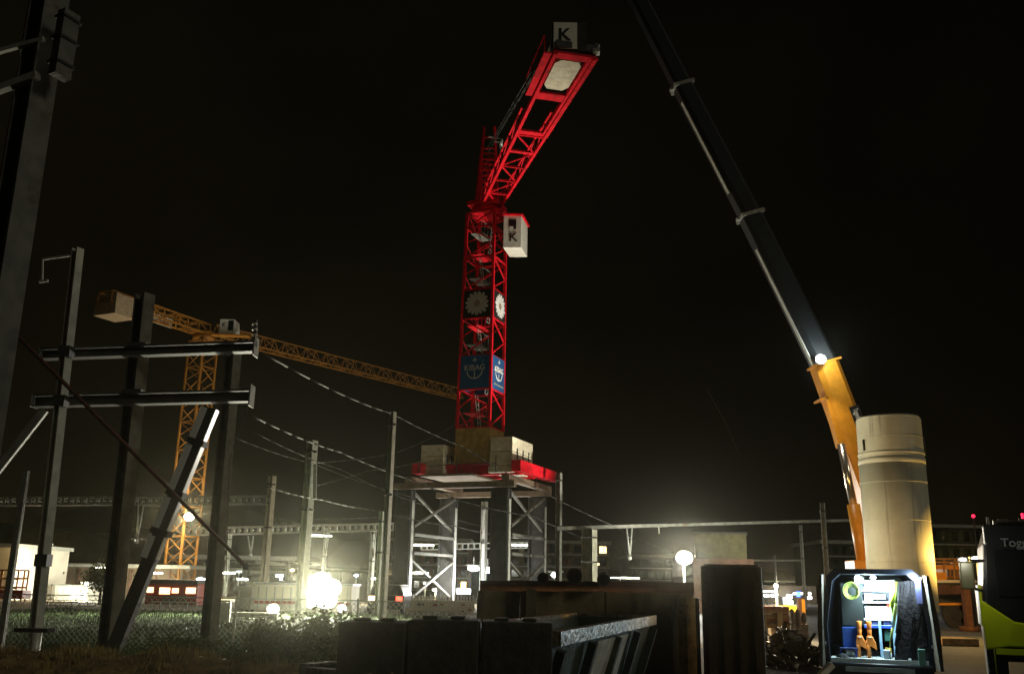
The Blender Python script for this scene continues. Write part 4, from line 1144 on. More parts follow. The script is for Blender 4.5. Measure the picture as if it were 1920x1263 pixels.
for x, l in ((1499, "dark orange post left"), (1505, "bright orange marker post beside the blue light")):
    q = P(x, 1128, 34); mb = MB(); mb.bar((q.x, 34, 0), (q.x, 34, q.z + .1), .12)
    tag(mb.build("marker_post", orange if x > 1500 else rust, loc=(q.x, 34, 0)), l if x > 1500 else "dark rusty marker post behind the sacks", "post")
q = P(1466, 1108, 33); t = thing("work_lamp", "small yard work lamp on a thin pole above the timber stack", "work lamp", (q.x, 33, 0))
q = P(1455, 1098, 31)
mb = MB(); mb.tube((q.x, 31, 0), (q.x, 31, q.z), .03, 8); mb.build("pole", galv, t)
mb = MB(); mb.ball(q, .07); mb.build("bulb", E_white, t)
lamp("work_light", q + V((0, -.3, .1)), 1000, (1, .72, .42), t, .1)
# debris heap
random.seed(8)
t = thing("rubble_heap", "dark heap of scrap and rubble in front of the timber stack", "rubble heap", (P(1480, 1230, 21).x, 21, 0)); tag(t, kind="stuff")
mb = MB(); cx = P(1478, 1200, 21.5).x
for k in range(420):
    u, v_ = random.gauss(0, .38), random.gauss(0, .5); z = max(0, .75 * math.exp(-(u * u / .3 + v_ * v_ / .8))) * random.random()
    d = V((random.uniform(-1, 1), random.uniform(-1, 1), random.uniform(-.5, .8))).normalized() * random.uniform(.08, .4)
    mb.bar(V((cx + u, 21.5 + v_, z + .05)), V((cx + u, 21.5 + v_, z + .05)) + d, random.uniform(.02, .09), random.uniform(.02, .1))
mb.build("scrap", mat("scrap", (.12, .09, .06), .45, .4, var=.7, vscale=7), t)

# ------------------------------------------------------------------ MOBILE CRANE with telescopic boom
MY = 45.5
bp = [P(1692, 1075, MY), P(1545, 682, MY), P(1407, 405, MY - .6), P(1280, 163, MY - 1.2), P(1140, -110, MY - 1.8)]
mcr = thing("mobile_crane", "yellow mobile crane with a long telescopic boom rising behind the silo", "mobile crane", (P(1760, 1100, MY).x, MY, 0))
def section(mb, a, b, w0, w1, chamfer=.3):
    d = (b - a).normalized(); Y = V((0, 1, 0)); Y = (Y - d * Y.dot(d)).normalized(); X = Y.cross(d).normalized()
    pa, pb = [], []
    for (u, v_) in ((-.5, -.35), (-.3, -.5), (.3, -.5), (.5, -.3), (.5, .3), (.3, .5), (-.3, .5), (-.5, .35)):
        pa.append(a + X * u * w0 + Y * v_ * w0); pb.append(b + X * u * w1 + Y * v_ * w1)
    k = len(mb.v); mb.v += pa + pb; n = 8
    for i in range(n): j = (i + 1) % n; mb.f.append((k + i, k + j, k + n + j, k + n + i)); mb.sm.append(False)
    mb.f.append(tuple(range(k, k + n))[::-1]); mb.f.append(tuple(range(k + n, k + 2 * n))); mb.sm += [False, False]
    return X, Y, d
mb = MB(); X, Y_, d_ = section(mb, bp[0], bp[1], 1.42, 1.26); bs = mb.build("boom_base", orange, mcr)
mb = MB()
q = bp[1]; mb.box(q, (1.38, 1.36, .10), (X, Y_, d_)); mb.build("boom_collar", orange, mcr); mb = MB(); q = bp[0].lerp(bp[1], .84); mb.box(q - X * .75, (.5, 1.0, .1), (X, Y_, d_))
mb.build("cable_guide", orange, mcr)
mb = MB(); section(mb, bp[1] + d_ * .05, bp[2], 1.15, 1.08); mb.build("boom_section", boomdark, mcr)
mb = MB(); section(mb, bp[2] + d_ * .05, bp[3], 1.0, .95); mb.build("boom_section", boomdark, mcr)
mb = MB(); section(mb, bp[3] + d_ * .05, bp[4], .9, .85); mb.build("boom_section", boomdark, mcr)
for q, w_ in ((bp[2], 1.22), (bp[3], 1.1)):
    mb = MB(); mb.box(q, (w_, w_, .16), (X, Y_, d_)); mb.box(q - X * w_ * .5, (.3, .3, .12), (X, Y_, d_)); mb.build("boom_collar", galv, mcr)
for a, b, w_ in ((bp[1], bp[2], 1.2), (bp[2], bp[3], 1.05)):
    f0, f1 = (.0, .78) if w_ > 1.1 else (.18, .88)
    pa, pb = a.lerp(b, f0), a.lerp(b, f1)
    mb = MB(); mb.bar(pa - X * (w_ / 2 + .03) - Y_ * .2, pb - X * (w_ / 2 + .0) - Y_ * .2, .05, .3, up=tuple(Y_))
    mb.build("wear_strip", galvlight, mcr)
mb = MB()      # company plate on the boom base
pp = bp[0].lerp(bp[1], .715); fr_ = pp - Y_ * .90 if Y_.y > 0 else pp + Y_ * .90
nY_ = -Y_ if Y_.y > 0 else Y_
mb.box(pp + nY_ * .78 + X * .35, (.5, .04, 1.1), (X, Y_, d_)); bpn = mb.build("name_plate", blackb, mcr)
text("Toggenburger", pp + nY_ * .81 + X * .35, -d_, X, .34, white, bpn, sx=.42)
# hydraulic cylinder
h0 = P(1622, 1068, MY - .7); h1 = P(1577, 832, MY - .7); hm = P(1600, 945, MY - .7)
mb = MB(); mb.tube(hm, h0, .30, 16); mb.build("cylinder_barrel", orange, mcr)
mb = MB(); mb.tube(h1, hm, .19, 16); mb.build("cylinder_rod", hyd, mcr)
mb = MB(); mb.prism([P(1548, 745, MY - .5), P(1576, 738, MY - .5), P(1590, 838, MY - .5), P(1574, 838, MY - .5)], (0, .5, 0)); mb.build("cylinder_bracket", orange, mcr)
mb = MB(); q = P(1615, 1060, MY - .9); mb.bb(q.x - .45, q.x + .4, MY - 1.3, MY, q.z - 1.2, q.z + .25); mb.build("cylinder_foot", orange, mcr, bevel=.05)
# lamp on the boom
lp = P(1539, 673, MY - 1.1)
lo = MB(); lo.box(lp + V((0, .22, 0)), (.45, .25, .35)); lh = lo.build("boom_lamp", darksteel, mcr)
lo = MB(); lo.ball(lp, .26, 12, 8, (1, .5, .9)); lo.build("lens", emi("boom_lens", (.86, .95, 1), 14), lh)
lamp("boom_light", lp + V((.1, -.7, .1)), 190, (.85, .95, 1), mcr, .12)
lamp("boom_light", lp + V((-.55, -.7, -.5)), 420, (1, .92, .75), mcr, .15, spot=60, target=P(1600, 900, MY - .5), blend=.7)
# superstructure and carrier
def pbx(mb, x0, y0, x1, y1, Y, dep):
    p, q = P(x0, y1, Y), P(x1, y0, Y); mb.bb(p.x, q.x, Y, Y + dep, max(.0, p.z), q.z)
mb = MB(); pbx(mb, 1660, 1078, 1775, 1088, 43.5, 3); pbx(mb, 1752, 1072, 1774, 1078, 43.3, 2.0); mb.build("superstructure", orange, mcr)
mb = MB(); pbx(mb, 1665, 1090, 1832, 1128, 43.6, 2.8); mb.build("chassis", darksteel, mcr)
mb = MB(); pbx(mb, 1752, 1060, 1812, 1066, 44.5, .5); pbx(mb, 1788, 1052, 1812, 1056, 44.3, .3); mb.build("walkway_panel", orange, mcr)
mb = MB()
for x in (1752, 1770, 1790, 1812): mb.bar(P(x, 1088, 44.2), P(x, 1047, 44.2), .06)
for y in (1047, 1053): mb.bar(P(1750, y, 44.2), P(1812, y, 44.2), .06)
mb.build("hand_rail", yellow, mcr)
mb = MB(); mb.bar(P(1750, 1089, 43.4), P(1830, 1089, 43.4), .05, .12); mb.build("side_rail", creampaint, mcr)
mb = MB(); mb.bar(P(1755, 1132, 43.4), P(1812, 1131, 43.4), .1, .1); mb.build("lower_rail", orange, mcr)
for x in (1680, 1720, 1790, 1818):
    p = P(x, 1140, 43.6); mb = MB(); mb.tube((p.x, 43.4, .62), (p.x, 44.0, .62), .62, 20); mb.tube((p.x, 43.36, .62), (p.x, 43.39, .62), .25, 12); mb.build("wheel", black, mcr)
mb = MB(); p = P(1785, 1195, 30.5); mb.bb(p.x - .55, p.x + .6, 30, 31.2, 0.004, .22)
tag(mb.build("outrigger_pad", wood, loc=(p.x, 30.5, 0), bevel=.03), "orange wooden outrigger mat lying on the ground right of the van", "support mat")
mb = MB(); pbx(mb, 1776, 1058, 1812, 1084, 44.8, 1.6); mb.build("engine_housing", yellow, mcr, bevel=.05)
mb = MB()
for k in range(5): mb.bar(P(1778 + k * 7, 1062, 44.75), P(1778 + k * 7, 1080, 44.75), .05)
mb.build("grille", darksteel, mcr)
mb = MB(); mb.bar(P(1800, 1070, 43.9), P(1806, 1098, 43.9), .12, .06); mb.build("mirror_arm", creampaint, mcr)
mb = MB(); mb.poly([P(1756, 1098, 43.5), P(1776, 1106, 43.4), P(1796, 1098, 43.5), P(1812, 1110, 43.5)], .04, 8); mb.build("hydraulic_hose", black, mcr)
mb = MB(); pbx(mb, 1756, 1096, 1782, 1114, 43.35, .2); pbx(mb, 1790, 1100, 1812, 1116, 43.35, .2); mb.build("tool_box", rust, mcr)
mb = MB(); q0 = P(1815, 1150, 41.0); mb.bar((q0.x, 41.0, .2), (q0.x, 41.0, 2.2), .28); mb.bar((q0.x, 41.0, 1.7), (q0.x - .3, 43.6, 1.6), .3, .35); mb.tube((q0.x, 41.0, .004), (q0.x, 41.0, .2), .4, 16); mb.build("outrigger_leg", rust, mcr)
# carrier work lamp
q = P(1829, 1047, 34.3)
t = thing("work_lamp", "small white work lamp above the mirror of the lime green truck", "work lamp", (q.x, 34.3, 0))
mb = MB(); mb.tube((q.x + .1, 34.4, 0), (q.x + .1, 34.4, q.z), .04, 8); mb.build("pole", darksteel, t)
mb = MB(); mb.box(q + V((0, .1, 0)), (.36, .12, .16)); mb.build("housing", darksteel, t)
mb = MB(); mb.ball(q, .13, 10, 6, (1.2, .5, .6)); mb.build("lens", E_white, t)
lamp("work_light", q + V((-.3, .6, .1)), 1100, (1, .50, .12), t, .1, spot=80, target=P(1775, 1085, 44), blend=.8)
lamp("work_light", q + V((-.35, .2, -.2)), 420, (1, .60, .14), t, .1)

# ------------------------------------------------------------------ SILO
SY = 35.5
sb = P(1689, 1070, SY); sr = (P(1750, 1070, SY).x - P(1630, 1070, SY).x) / 2
ztp = P(1668, 784, SY).z
silo = thing("silo", "tall pale cylindrical silo standing behind the van", "silo", (sb.x, SY, 0))
mb = MB(); n = 64
zsplit = P(1668, 872, SY).z
prof = [(sr, .9), (sr, zsplit - .12)]
mb.tube((sb.x, SY, .9), (sb.x, SY, zsplit - .02), sr, n, caps=True); mb.build("shell", silo_m, silo)
mb = MB(); mb.tube((sb.x, SY, zsplit + .0), (sb.x, SY, zsplit + .22), sr * 1.012, n); mb.tube((sb.x, SY, zsplit + .34), (sb.x, SY, zsplit + .44), sr * 1.006, n); mb.build("band", silo_m, silo)
mb = MB()
for z in (2.6, 4.1, 5.5): mb.ring((sb.x, SY, z), sr + .001, .012, (0, 0, 1), 64, 5)
mb.ring((sb.x, SY, zsplit + 1.0), sr * .985, .012, (0, 0, 1), 64, 5)
mb.build("weld_seam", silo_m, silo)
mb = MB(); mb.tube((sb.x, SY, zsplit + .221), (sb.x, SY, ztp - .1), sr * .985, n, caps=False); mb.tube((sb.x, SY, ztp - .1), (sb.x, SY, ztp), sr * .985, n, sr * .94); mb.build("upper_shell", silo_m, silo)
mb = MB()
for k in range(4):
    an = math.pi / 4 + k * math.pi / 2; mb.bar((sb.x + math.cos(an) * sr * .85, SY + math.sin(an) * sr * .85, 0), (sb.x + math.cos(an) * sr * .85, SY + math.sin(an) * sr * .85, .95), .16)
mb.build("leg", galv, silo)
mb = MB()
for an, z0, z1 in ((-1.95 - .9, zsplit + .5, ztp - .9), (-.35, zsplit + .3, ztp - .7)):
    px_, py_ = sb.x + math.cos(an) * sr * 1.0, SY + math.sin(an) * sr * 1.0
    mb.tube((px_, py_, z0), (px_, py_, z1), .045, 8)
mb.build("pipe", darksteel, silo)

# ------------------------------------------------------------------ VAN seen from behind with open doors
VY = 16.6
vx0, vx1 = P(1543, 1200, VY).x, P(1748, 1200, VY).x
vz1 = P(1640, 1066, VY).z; vz0 = P(1640, 1240, VY).z
van = thing("van", "dark van seen from behind with open doors and a brightly lit interior", "van", ((vx0 + vx1) / 2, VY + 2.5, 0))
VL = 5.0; th = .09
tl = .16                                   # tumblehome
mb = MB()
def shellpts(y, ins=0.0):
    x0, x1, z0, z1 = vx0 + ins, vx1 - ins, vz0 - .12 + ins, vz1 - ins
    return [V((x0, y, z0)), V((x0 - .02, y, z0 + .6)), V((x0 + .06, y, z1 - .45)), V((x0 + .12, y, z1 - .12)), V((x0 + .26, y, z1)),
            V((x1 - .26, y, z1)), V((x1 - .12, y, z1 - .12)), V((x1 - .06, y, z1 - .45)), V((x1 + .02, y, z0 + .6)), V((x1, y, z0))]
o0, o1 = shellpts(VY), shellpts(VY + VL); i0, i1 = shellpts(VY, th), shellpts(VY + VL - .1, th)
n = 10
for i in range(n):
    j = (i + 1) % n
    mb.quad(o0[i], o0[j], o1[j], o1[i]); mb.quad(i0[j], i0[i], i1[i], i1[j]); mb.quad(o0[j], o0[i], i0[i], i0[j])
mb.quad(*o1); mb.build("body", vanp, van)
ip = shellpts(VY + VL - .12, th + .01)
mb = MB(); mb.quad(*ip); 
mb.build("bulkhead", liner, van)
mb = MB(); a_, b_ = vx0 + th + .01, vx1 - th - .01; mb.bb(a_, b_, VY + .02, VY + 2.4, vz0 - .02, vz0 + .04); mb.build("cargo_floor", floor_m, van)
mb = MB(); mb.bb(vx0 + .03, vx1 - .03, VY - .14, VY - .005, vz0 - .28, vz0 - .02); mb.build("rear_bumper", blackpaint, van, bevel=.04)
for s_, xx in ((-1, vx0 + .22), (1, vx1 - .22)):
    mb = MB(); mb.tube((xx - .12, VY + .9, .34), (xx + .12, VY + .9, .34), .34, 22); mb.build("wheel", black, van)
mb = MB(); xm = vx1 - .06; mb.box((xm - .11, VY - .03, vz1 - .35), (.10, .05, .42)); mb.build("tail_lamp", mat("tail_glass", (.10, .12, .25), .1), van)
# doors, folded open
for s_, xx, m_ in ((-1, vx0 - .02, vandoor), (1, vx1 + .02, mat("door_lining", (.09, .075, .045), .6))):
    y0_, y1_ = VY - .02, VY - .82
    dx = -.03 if s_ < 0 else .06
    q0, q1 = V((xx + (0.05 * -s_), y0_, vz1 - .1)), V((xx + (0.02 * s_), y0_, vz0 - .05))
    pts_ = [q1, V((xx + s_ * .02, y0_, vz0 + .6)), q0, V((q0.x + dx * .2, y1_, vz1 - .12)), V((xx + dx, y1_, vz0 + .6)), V((xx + dx, y1_, vz0 - .05))]
    mb = MB(); mb.prism(pts_, (s_ * -.05, 0, 0)); dr = mb.build("rear_door", m_, van)
    mb = MB(); mb.bar((xx + dx * .6 - s_ * .04, VY - .5, vz0 + .55), (xx + dx * .6 - s_ * .04, VY - .32, vz0 + .55), .05); mb.build("door_handle", black, dr)
for z in (vz0 + .25, vz1 - .4):
    for xx in (vx0 + .02, vx1 - .02):
        mb = MB(); mb.tube((xx, VY - .03, z - .05), (xx, VY - .03, z + .05), .018, 8); mb.build("hinge", black, van)
mb = MB(); mb.bb(vx0 + .35, vx1 - .35, VY - .158, VY - .142, vz0 - .16, vz0 - .08); mb.build("bumper_step", galv, van)
# interior lamps
for k, (x, y) in enumerate(((1603, 1080), (1632, 1080), (1716, 1084))):
    q = P(x, y, VY + .12); q.z = min(q.z, vz1 - .14)
    mb = MB(); mb.ball(q, .042, 12, 8, (1.2, .7, .8)); mb.build("interior_lamp", E_van, van)
lamp("van_light", P(1618, 1090, VY + .25), 110, (.70, .92, 1), van, .1)
lamp("van_light", P(1640, 1100, VY + .2), 55, (.70, .92, 1), van, .1)
BEFORE = set(o.name for o in col.objects)
lamp("van_light", P(1716, 1084, VY - .12), 50, (.80, .92, 1), van, .06)
# tool shelf inside the van
CYv = VY + .55
cab_ = thing("tool_shelf", "white and blue tool shelving in the middle of the van's interior", "shelving", (P(1628, 1200, CYv).x, CYv, vz0 + .04))
cx0, cx1 = P(1597, 1150, CYv).x, P(1661, 1150, CYv).x; zf = vz0 + .045; zt_ = vz1 - .18
def vz(y): return P(1630, y, CYv).z
mb = MB(); mb.bb(cx0, cx1, CYv + .4, CYv + .43, vz(1172), zt_); mb.build("back_panel", shelfw, cab_)
for y in (1090, 1106, 1128, 1160, 1172):
    mb = MB(); mb.bb(cx0, cx1 - .02, CYv, CYv + .4, vz(y) - .015, vz(y) + .015); mb.build("shelf", shelfw, cab_)
mb = MB(); mb.bb(cx0, cx1, CYv - .02, CYv + .02, vz(1176), vz(1171)); mb.build("blue_edge", blueplastic, cab_)
mb = MB(); mb.bb(cx1 - .12, cx1 - .02, CYv - .05, CYv - .02, zf, zt_); mb.bb(P(1627, 1200, CYv).x, P(1632, 1200, CYv).x, CYv - .05, CYv - .02, zf, vz(1158)); mb.build("upright", mat("light_blue_metal", (.35, .6, .85), .4), cab_)
mb = MB(); mb.bb(cx1 + .02, cx1 + .09, CYv - .05, CYv + .3, zf, zt_ - .1); mb.build("side_panel", blueplastic, cab_)
def vbox(name, label, cat, x0, y0, x1, y1, m_, grp=None, Y=None, dep=.25):
    Yq = Y or CYv + .02
    p, q = P(x0, y1, Yq), P(x1, y0, Yq)
    mb = MB(); mb.bb(p.x, q.x, Yq, Yq + dep, p.z, q.z)
    return tag(mb.build(name, m_, loc=tuple((p + q) / 2), bevel=.008), label, cat, grp)
pale = mat("pale_blue_box", (.55, .72, .8), .5); dkb = mat("dark_navy_box", (.03, .05, .16), .5)
G = "storage boxes on the van shelves"
vbox("storage_box", "pale blue grey box on the top shelf at the left", "box", 1599, 1091, 1619, 1105.5, pale, G)
vbox("storage_box", "white box on the top shelf at the right", "box", 1622, 1092, 1643, 1105.5, shelfw, G)
vbox("storage_box", "round cornered white box on the second shelf", "box", 1599, 1112, 1612, 1127, shelfw, G)
vbox("storage_box", "grey translucent box on the second shelf", "box", 1614, 1113, 1637, 1122, pale, G, dep=.2)
vbox("storage_box", "small reddish box at the right of the second shelf", "box", 1640, 1130, 1648, 1140, redtrain, G)
vbox("tool_chest", "wide white tool chest filling the third shelf", "tool chest", 1600, 1136, 1646, 1158, shelfw, G)
vbox("storage_box", "dark blue grey tray under the drawer unit at the left", "box", 1606, 1161, 1627, 1170, dkb, G)
vbox("storage_box", "dark blue grey tray under the drawer unit at the right", "box", 1633, 1161, 1647, 1170, dkb, G)
vbox("storage_box", "green canister on the lower right shelf", "box", 1636, 1180, 1648, 1200, mat("dark_green", (.03, .12, .1), .5), G)
vbox("storage_box", "yellow case in the white tray low in the van", "box", 1637, 1213, 1648, 1222, mat("yellow_case", (.7, .5, .05), .5), G)
vbox("storage_box", "white tray low at the right under the yellow case", "box", 1635, 1222.5, 1649, 1229, shelfw, G)
vbox("storage_box", "pale grey bin standing on the floor at the right of the shelving", "box", 1650, 1218, 1661, 1245, pale, G, Y=CYv - .35)
vbox("storage_box", "large blue box with a dark lower shelf at the left of the van", "box", 1566, 1176, 1593, 1213, mat("navy_blue", (.015, .06, .25), .5), G, Y=CYv - .2, dep=.5)
vbox("storage_box", "pale blue board leaning high behind the top shelf", "box", 1579, 1082, 1596, 1092, pale, G)
# work bench frame left
t = thing("folding_table", "blue metal table frame on the left side of the van floor", "table", (P(1580, 1240, CYv - .3).x, CYv - .3, zf))
mb = MB(); Yq = CYv - .28
for x in (1565, 1594): mb = MB(); mb.bar(P(x, 1216, Yq), P(x, 1242, Yq), .025); mb.build("leg", blueplastic, t)
mb = MB(); mb.bar(P(1563, 1215, Yq), P(1597, 1215, Yq), .3, .02); mb.build("table_top", dkb, t)
q = P(1576, 1238, CYv - .42); mb = MB(); mb.ball(q, .13, 14, 10, (1.0, .7, .9)); tag(mb.build("black_bag", cloth, loc=tuple(q)), "black round bag under the table frame in the van", "bag")
# dark side panel with hose coil
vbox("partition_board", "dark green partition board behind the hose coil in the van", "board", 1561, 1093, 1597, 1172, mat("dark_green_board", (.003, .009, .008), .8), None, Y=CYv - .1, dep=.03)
q = P(1581, 1107, CYv - .18)
mb = MB()
for k in range(6): mb.ring(q + V((random.uniform(-.01, .01), -.01 * k, random.uniform(-.01, .01))), .085 + .012 * k, .008, (0.1, 1, 0), 32, 6)
tag(mb.build("hose_coil", hosem, loc=tuple(q)), "yellow green hose coil hanging at the upper left inside the van", "hose")
# orange hoists (two)
def hoist(x, loc_only=None):
    Yq = CYv - .22
    c = P(x, 1230, Yq); zb_ = zf
    t = thing("chain_hoist", "", "chain hoist", (c.x, Yq, zb_), "orange chain hoists standing in the van")
    s = 1 / 109.0
    mb = MB(); mb.tube((c.x, Yq, zb_ + .46), (c.x, Yq, zb_ + .60), .042, 14, .05); mb.tube((c.x, Yq, zb_ + .34), (c.x, Yq, zb_ + .46), .034, 14, .042); mb.build("head", orangeb, t, bevel=.004)
    mb = MB(); mb.prism([(c.x - .05, Yq - .05, zb_ + .36), (c.x + .04, Yq - .05, zb_ + .36), (c.x + .10, Yq - .05, zb_ + .24), (c.x + .11, Yq - .05, zb_ + .12), (c.x + .05, Yq - .05, zb_ + .16), (c.x - .02, Yq - .05, zb_ + .2), (c.x - .07, Yq - .05, zb_ + .22)], (0, .1, 0)); mb.build("body", orangeb, t, bevel=.008)
    mb = MB(); mb.tube((c.x - .035, Yq, zb_), (c.x - .03, Yq, zb_ + .28), .036, 12, .042); mb.build("leg", orangeb, t)
    mb = MB(); mb.ring((c.x, Yq, zb_ + .33), .05, .012, (0, 0, 1), 16, 6); mb.build("clamp_ring", mat("pale_orange", (.9, .6, .35), .4), t)
    return t
h = hoist(1601); h["label"] = "left one of the two orange hoists standing in the van"
h2 = hoist(1620); h2["label"] = "right one of the two orange hoists standing in the van"
# hi-vis jacket and yellow hoses, hanging
def hang(name, label, cat, outline, Yq, m_, th_=.06, folds=6):
    pts_ = [P(x, y, Yq) for x, y in outline]
    c = sum(pts_, V()) / len(pts_)
    mb = MB(); mb.prism(pts_, (0, th_, 0))
    for k in range(folds):
        t_ = random.random(); a = pts_[0].lerp(pts_[1], t_); bq = pts_[-2].lerp(pts_[-1], 1 - t_) if len(pts_) > 3 else pts_[2]
        a = a.lerp(c, .1); bq = bq.lerp(c, .15)
        mb.tube(a + V((0, -.01, 0)), bq + V((random.uniform(-.02, .02), -.01, 0)), .016, 7, .026)
    return tag(mb.build(name, m_, loc=tuple(pts_[0]), bevel=0), label, cat)
hang("safety_jacket", "yellow green safety jacket hanging right of the shelving in the van", "jacket", [(1668, 1090), (1678, 1090), (1674, 1125), (1668, 1172), (1660, 1140), (1662, 1115)], VY + .25, hiviz)
t = thing("cable_bundle", "pale green cables hanging down beside the safety jacket", "cables", tuple(P(1668, 1100, VY + .18)))
mb = MB()
for k in range(4): mb.poly([P(1677 - k, 1090, VY + .2), P(1674 - k * 1.5, 1130, VY + .2), P(1668 - k * 1.5, 1175, VY + .2), P(1661 - k * .6, 1212, VY + .2)], .007, 6)
mb.build("cable", hosem, t)
random.seed(3)
hang("work_jacket", "dark work jacket hanging directly right of the yellow green jacket", "jacket", [(1679, 1090), (1700, 1088), (1706, 1170), (1696, 1246), (1672, 1244), (1676, 1170)], VY + .12, cloth, .15, 9)
hang("work_jacket", "dark rainwear hanging at the right edge of the van opening", "jacket", [(1702, 1088), (1730, 1092), (1737, 1170), (1738, 1244), (1704, 1246), (1706, 1170)], VY + .10, cloth, .15, 9)
vbox("shipping_roll", "pale teal roll standing at the lower right of the van opening", "roll", 1728, 1215, 1738, 1250, mat("teal_roll", (.12, .28, .22), .6), None, Y=VY - .12, dep=.08)
VANSTUFF = [o for o in col.objects if o.name not in BEFORE and o.parent is None]
# white block at van's left foot and kerb stone
q = P(1549, 1255, 15.2); mb = MB(); d1_ = V((.75, .1, .62)).normalized(); mb.bar(q - d1_ * .13, q + d1_ * .13, .12, .09)
tag(mb.build("wood_offcut", mat("pale_block", (.7, .62, .48), .8), loc=tuple(q), bevel=.008), "pale offcut propped against the left corner of the van bumper", "offcut")
mb = MB(); p, q = P(1398, 1256, 15.6), P(1485, 1256, 15.6); mb.bb(p.x, q.x, 15.6, 15.85, 0, .16)
tag(mb.build("kerb_stone", canopy_m, loc=((p.x + q.x) / 2, 15.7, 0), bevel=.02), "grey kerb stone lying on the ground left of the van", "kerb stone")

pv = ((vx0 + vx1) / 2, VY, 0); av = math.atan2(pv[0], VY)
turn([van] + VANSTUFF, pv, -av, math.cos(av))
# ------------------------------------------------------------------ LIME TRUCK at right edge
TY = 17.4
tx0 = P(1842, 1100, TY).x; tz1 = P(1880, 985, TY).z
trk = thing("truck", "lime green and black truck cab cut off by the right edge", "truck", (tx0 + 1.2, TY + 1, 0))
W = 2.5; y0 = TY
mb = MB()
prof = [(tx0 + .03, .45), (tx0 - .02, 1.3), (tx0 + .08, tz1 - .35), (tx0 + .2, tz1), (tx0 + W - .2, tz1), (tx0 + W - .08, tz1 - .35), (tx0 + W + .02, 1.3), (tx0 + W - .03, .45)]
mb.prism([(x, y0, z) for x, z in prof], (0, 2.2, 0)); mb.build("cab", blackpaint, trk, bevel=.06)
zg = P(1845, 1150, TY).z
mb = MB(); mb.prism([(tx0 - .04, y0 - .06, zg - .62), (tx0 - .05, y0 - .06, zg + .25), (tx0 + .12, y0 - .08, zg + .12), (tx0 + .45, y0 - .12, zg - .12), (tx0 + 1.2, y0 - .14, zg - .22), (tx0 + 1.2, y0 - .14, zg - .55), (tx0 + .3, y0 - .1, zg - .55)], (0, .7, 0)); mb.build("fender", limep, trk, bevel=.03)
mb = MB(); mb.bb(tx0 - .07, tx0 - .03, y0 - .02, y0 + 1.4, zg - .2, zg + .5); mb.build("side_panel", limep, trk)
mb = MB(); mb.bb(tx0 + .25, tx0 + W - .25, y0 - .03, y0 - .005, tz1 - 1.25, tz1 - .45); mb.build("windscreen", truckglass, trk)
mb = MB(); mb.bb(tx0 + .1, tx0 + W - .1, y0 - .2, y0 + .05, tz1 - .36, tz1 - .0); vis = mb.build("sun_visor", blackpaint, trk, bevel=.03)
qs = P(1881, 1018, y0 - .2)
text("Toggenburger", (qs.x, y0 - .215, qs.z), (1, 0, 0), (0, 0, 1), .21, mat("faint_lettering", (.16, .16, .15), .6), vis, align='LEFT', ext=.004)
mb = MB(); mb.bb(tx0 + .3, tx0 + W - .3, y0 + .2, y0 + .35, tz1 + .02, tz1 + .10); rb = mb.build("roof_bar", galv, trk)
for x in (1865, 1900, 1935):
    q = P(x, 977, y0 + .2); mb = MB(); mb.box((q.x, y0 + .18, q.z), (.17, .06, .06)); mb.build("roof_lamp", mat("lamp_glass", (.8, .8, .7), .2), rb)
for k, (x, y) in enumerate(((1884, 966), (1906, 968))):
    q = P(x, y, y0 + .5); mb = MB(); mb.tube(q - UP * .08, q, .02, 6); mb.ball(q, .022); mb.build("red_marker_lamp", E_red, rb)
mb = MB(); q = P(1846, 985, y0 + .1); mb.tube((q.x, y0 + .1, q.z - 1.0), (q.x, y0 + .1, q.z + .15), .025, 8); mb.build("exhaust_pipe", galv, trk)
mb = MB(); p, q = P(1811, 1104, y0 - .1), P(1830, 1052, y0 - .1); mb.bb(p.x, q.x, y0 - .18, y0 - .05, p.z, q.z); mr_ = mb.build("mirror", mat("mirror_housing", (.10, .10, .05), .35), trk, bevel=.03)
mb = MB(); mb.bar((q.x - .05, y0 - .1, q.z - .01), (tx0 + .1, y0 + .1, q.z + .02), .04); mb.bar((q.x - .05, y0 - .1, p.z + .02), (tx0 + .1, y0 + .1, p.z - .05), .04); mb.build("mirror_arm", blackpaint, mr_)
q = P(1829, 1048, y0 - .45); mb = MB(); mb.box(q + V((0, .06, 0)), (.16, .05, .07)); mb.bar(q + V((.02, .05, 0)), (tx0 + .1, y0 + .05, q.z), .03); mk_ = mb.build("fill_lamp", blackpaint, trk)  # second lamp on the same bright spot, added to light the cab front
mb = MB(); mb.ball(q, .045, 10, 6, (1.3, .5, .6)); mb.build("lens", E_white, mk_)
lamp("fill_light", q + V((.02, -.25, -.05)), 12, (1, .95, .75), trk, .04)
mb = MB(); mb.tube((tx0 - .02, y0 + .75, .50), (tx0 + .30, y0 + .75, .50), .5, 28)
for k in range(28):
    an = 2 * math.pi * k / 28; c = V((tx0 + .14, y0 + .75 + .5 * math.cos(an), .5 + .5 * math.sin(an))); mb.bar(c - V((.16, 0, 0)), c + V((.16, 0, 0)), .03, .035)
mb.build("wheel", teal, trk)
mb = MB(); mb.tube((tx0 + .08, y0 - .06, .1), (tx0 + .08, y0 - .06, zg - .1), .012, 6); mb.bar((tx0 + .1, y0 - .2, zg - .62), (tx0 + 1.0, y0 - .2, zg - .62), .05, .1); mb.build("step_rail", limep, trk)
turn([trk], (tx0, TY, 0), -math.atan2(tx0, TY) * .9)
q = P(1825, 967, 60); t = thing("obstruction_lamp", "single red obstruction lamp on a thin mast left of the truck roof", "warning lamp", (q.x, 60, 0))
mb = MB(); mb.tube((q.x, 60, 0), (q.x, 60, q.z), .05, 6, .03); mb.build("mast", darksteel, t); mb = MB(); mb.ball(q, .10); mb.build("lens", E_red, t)

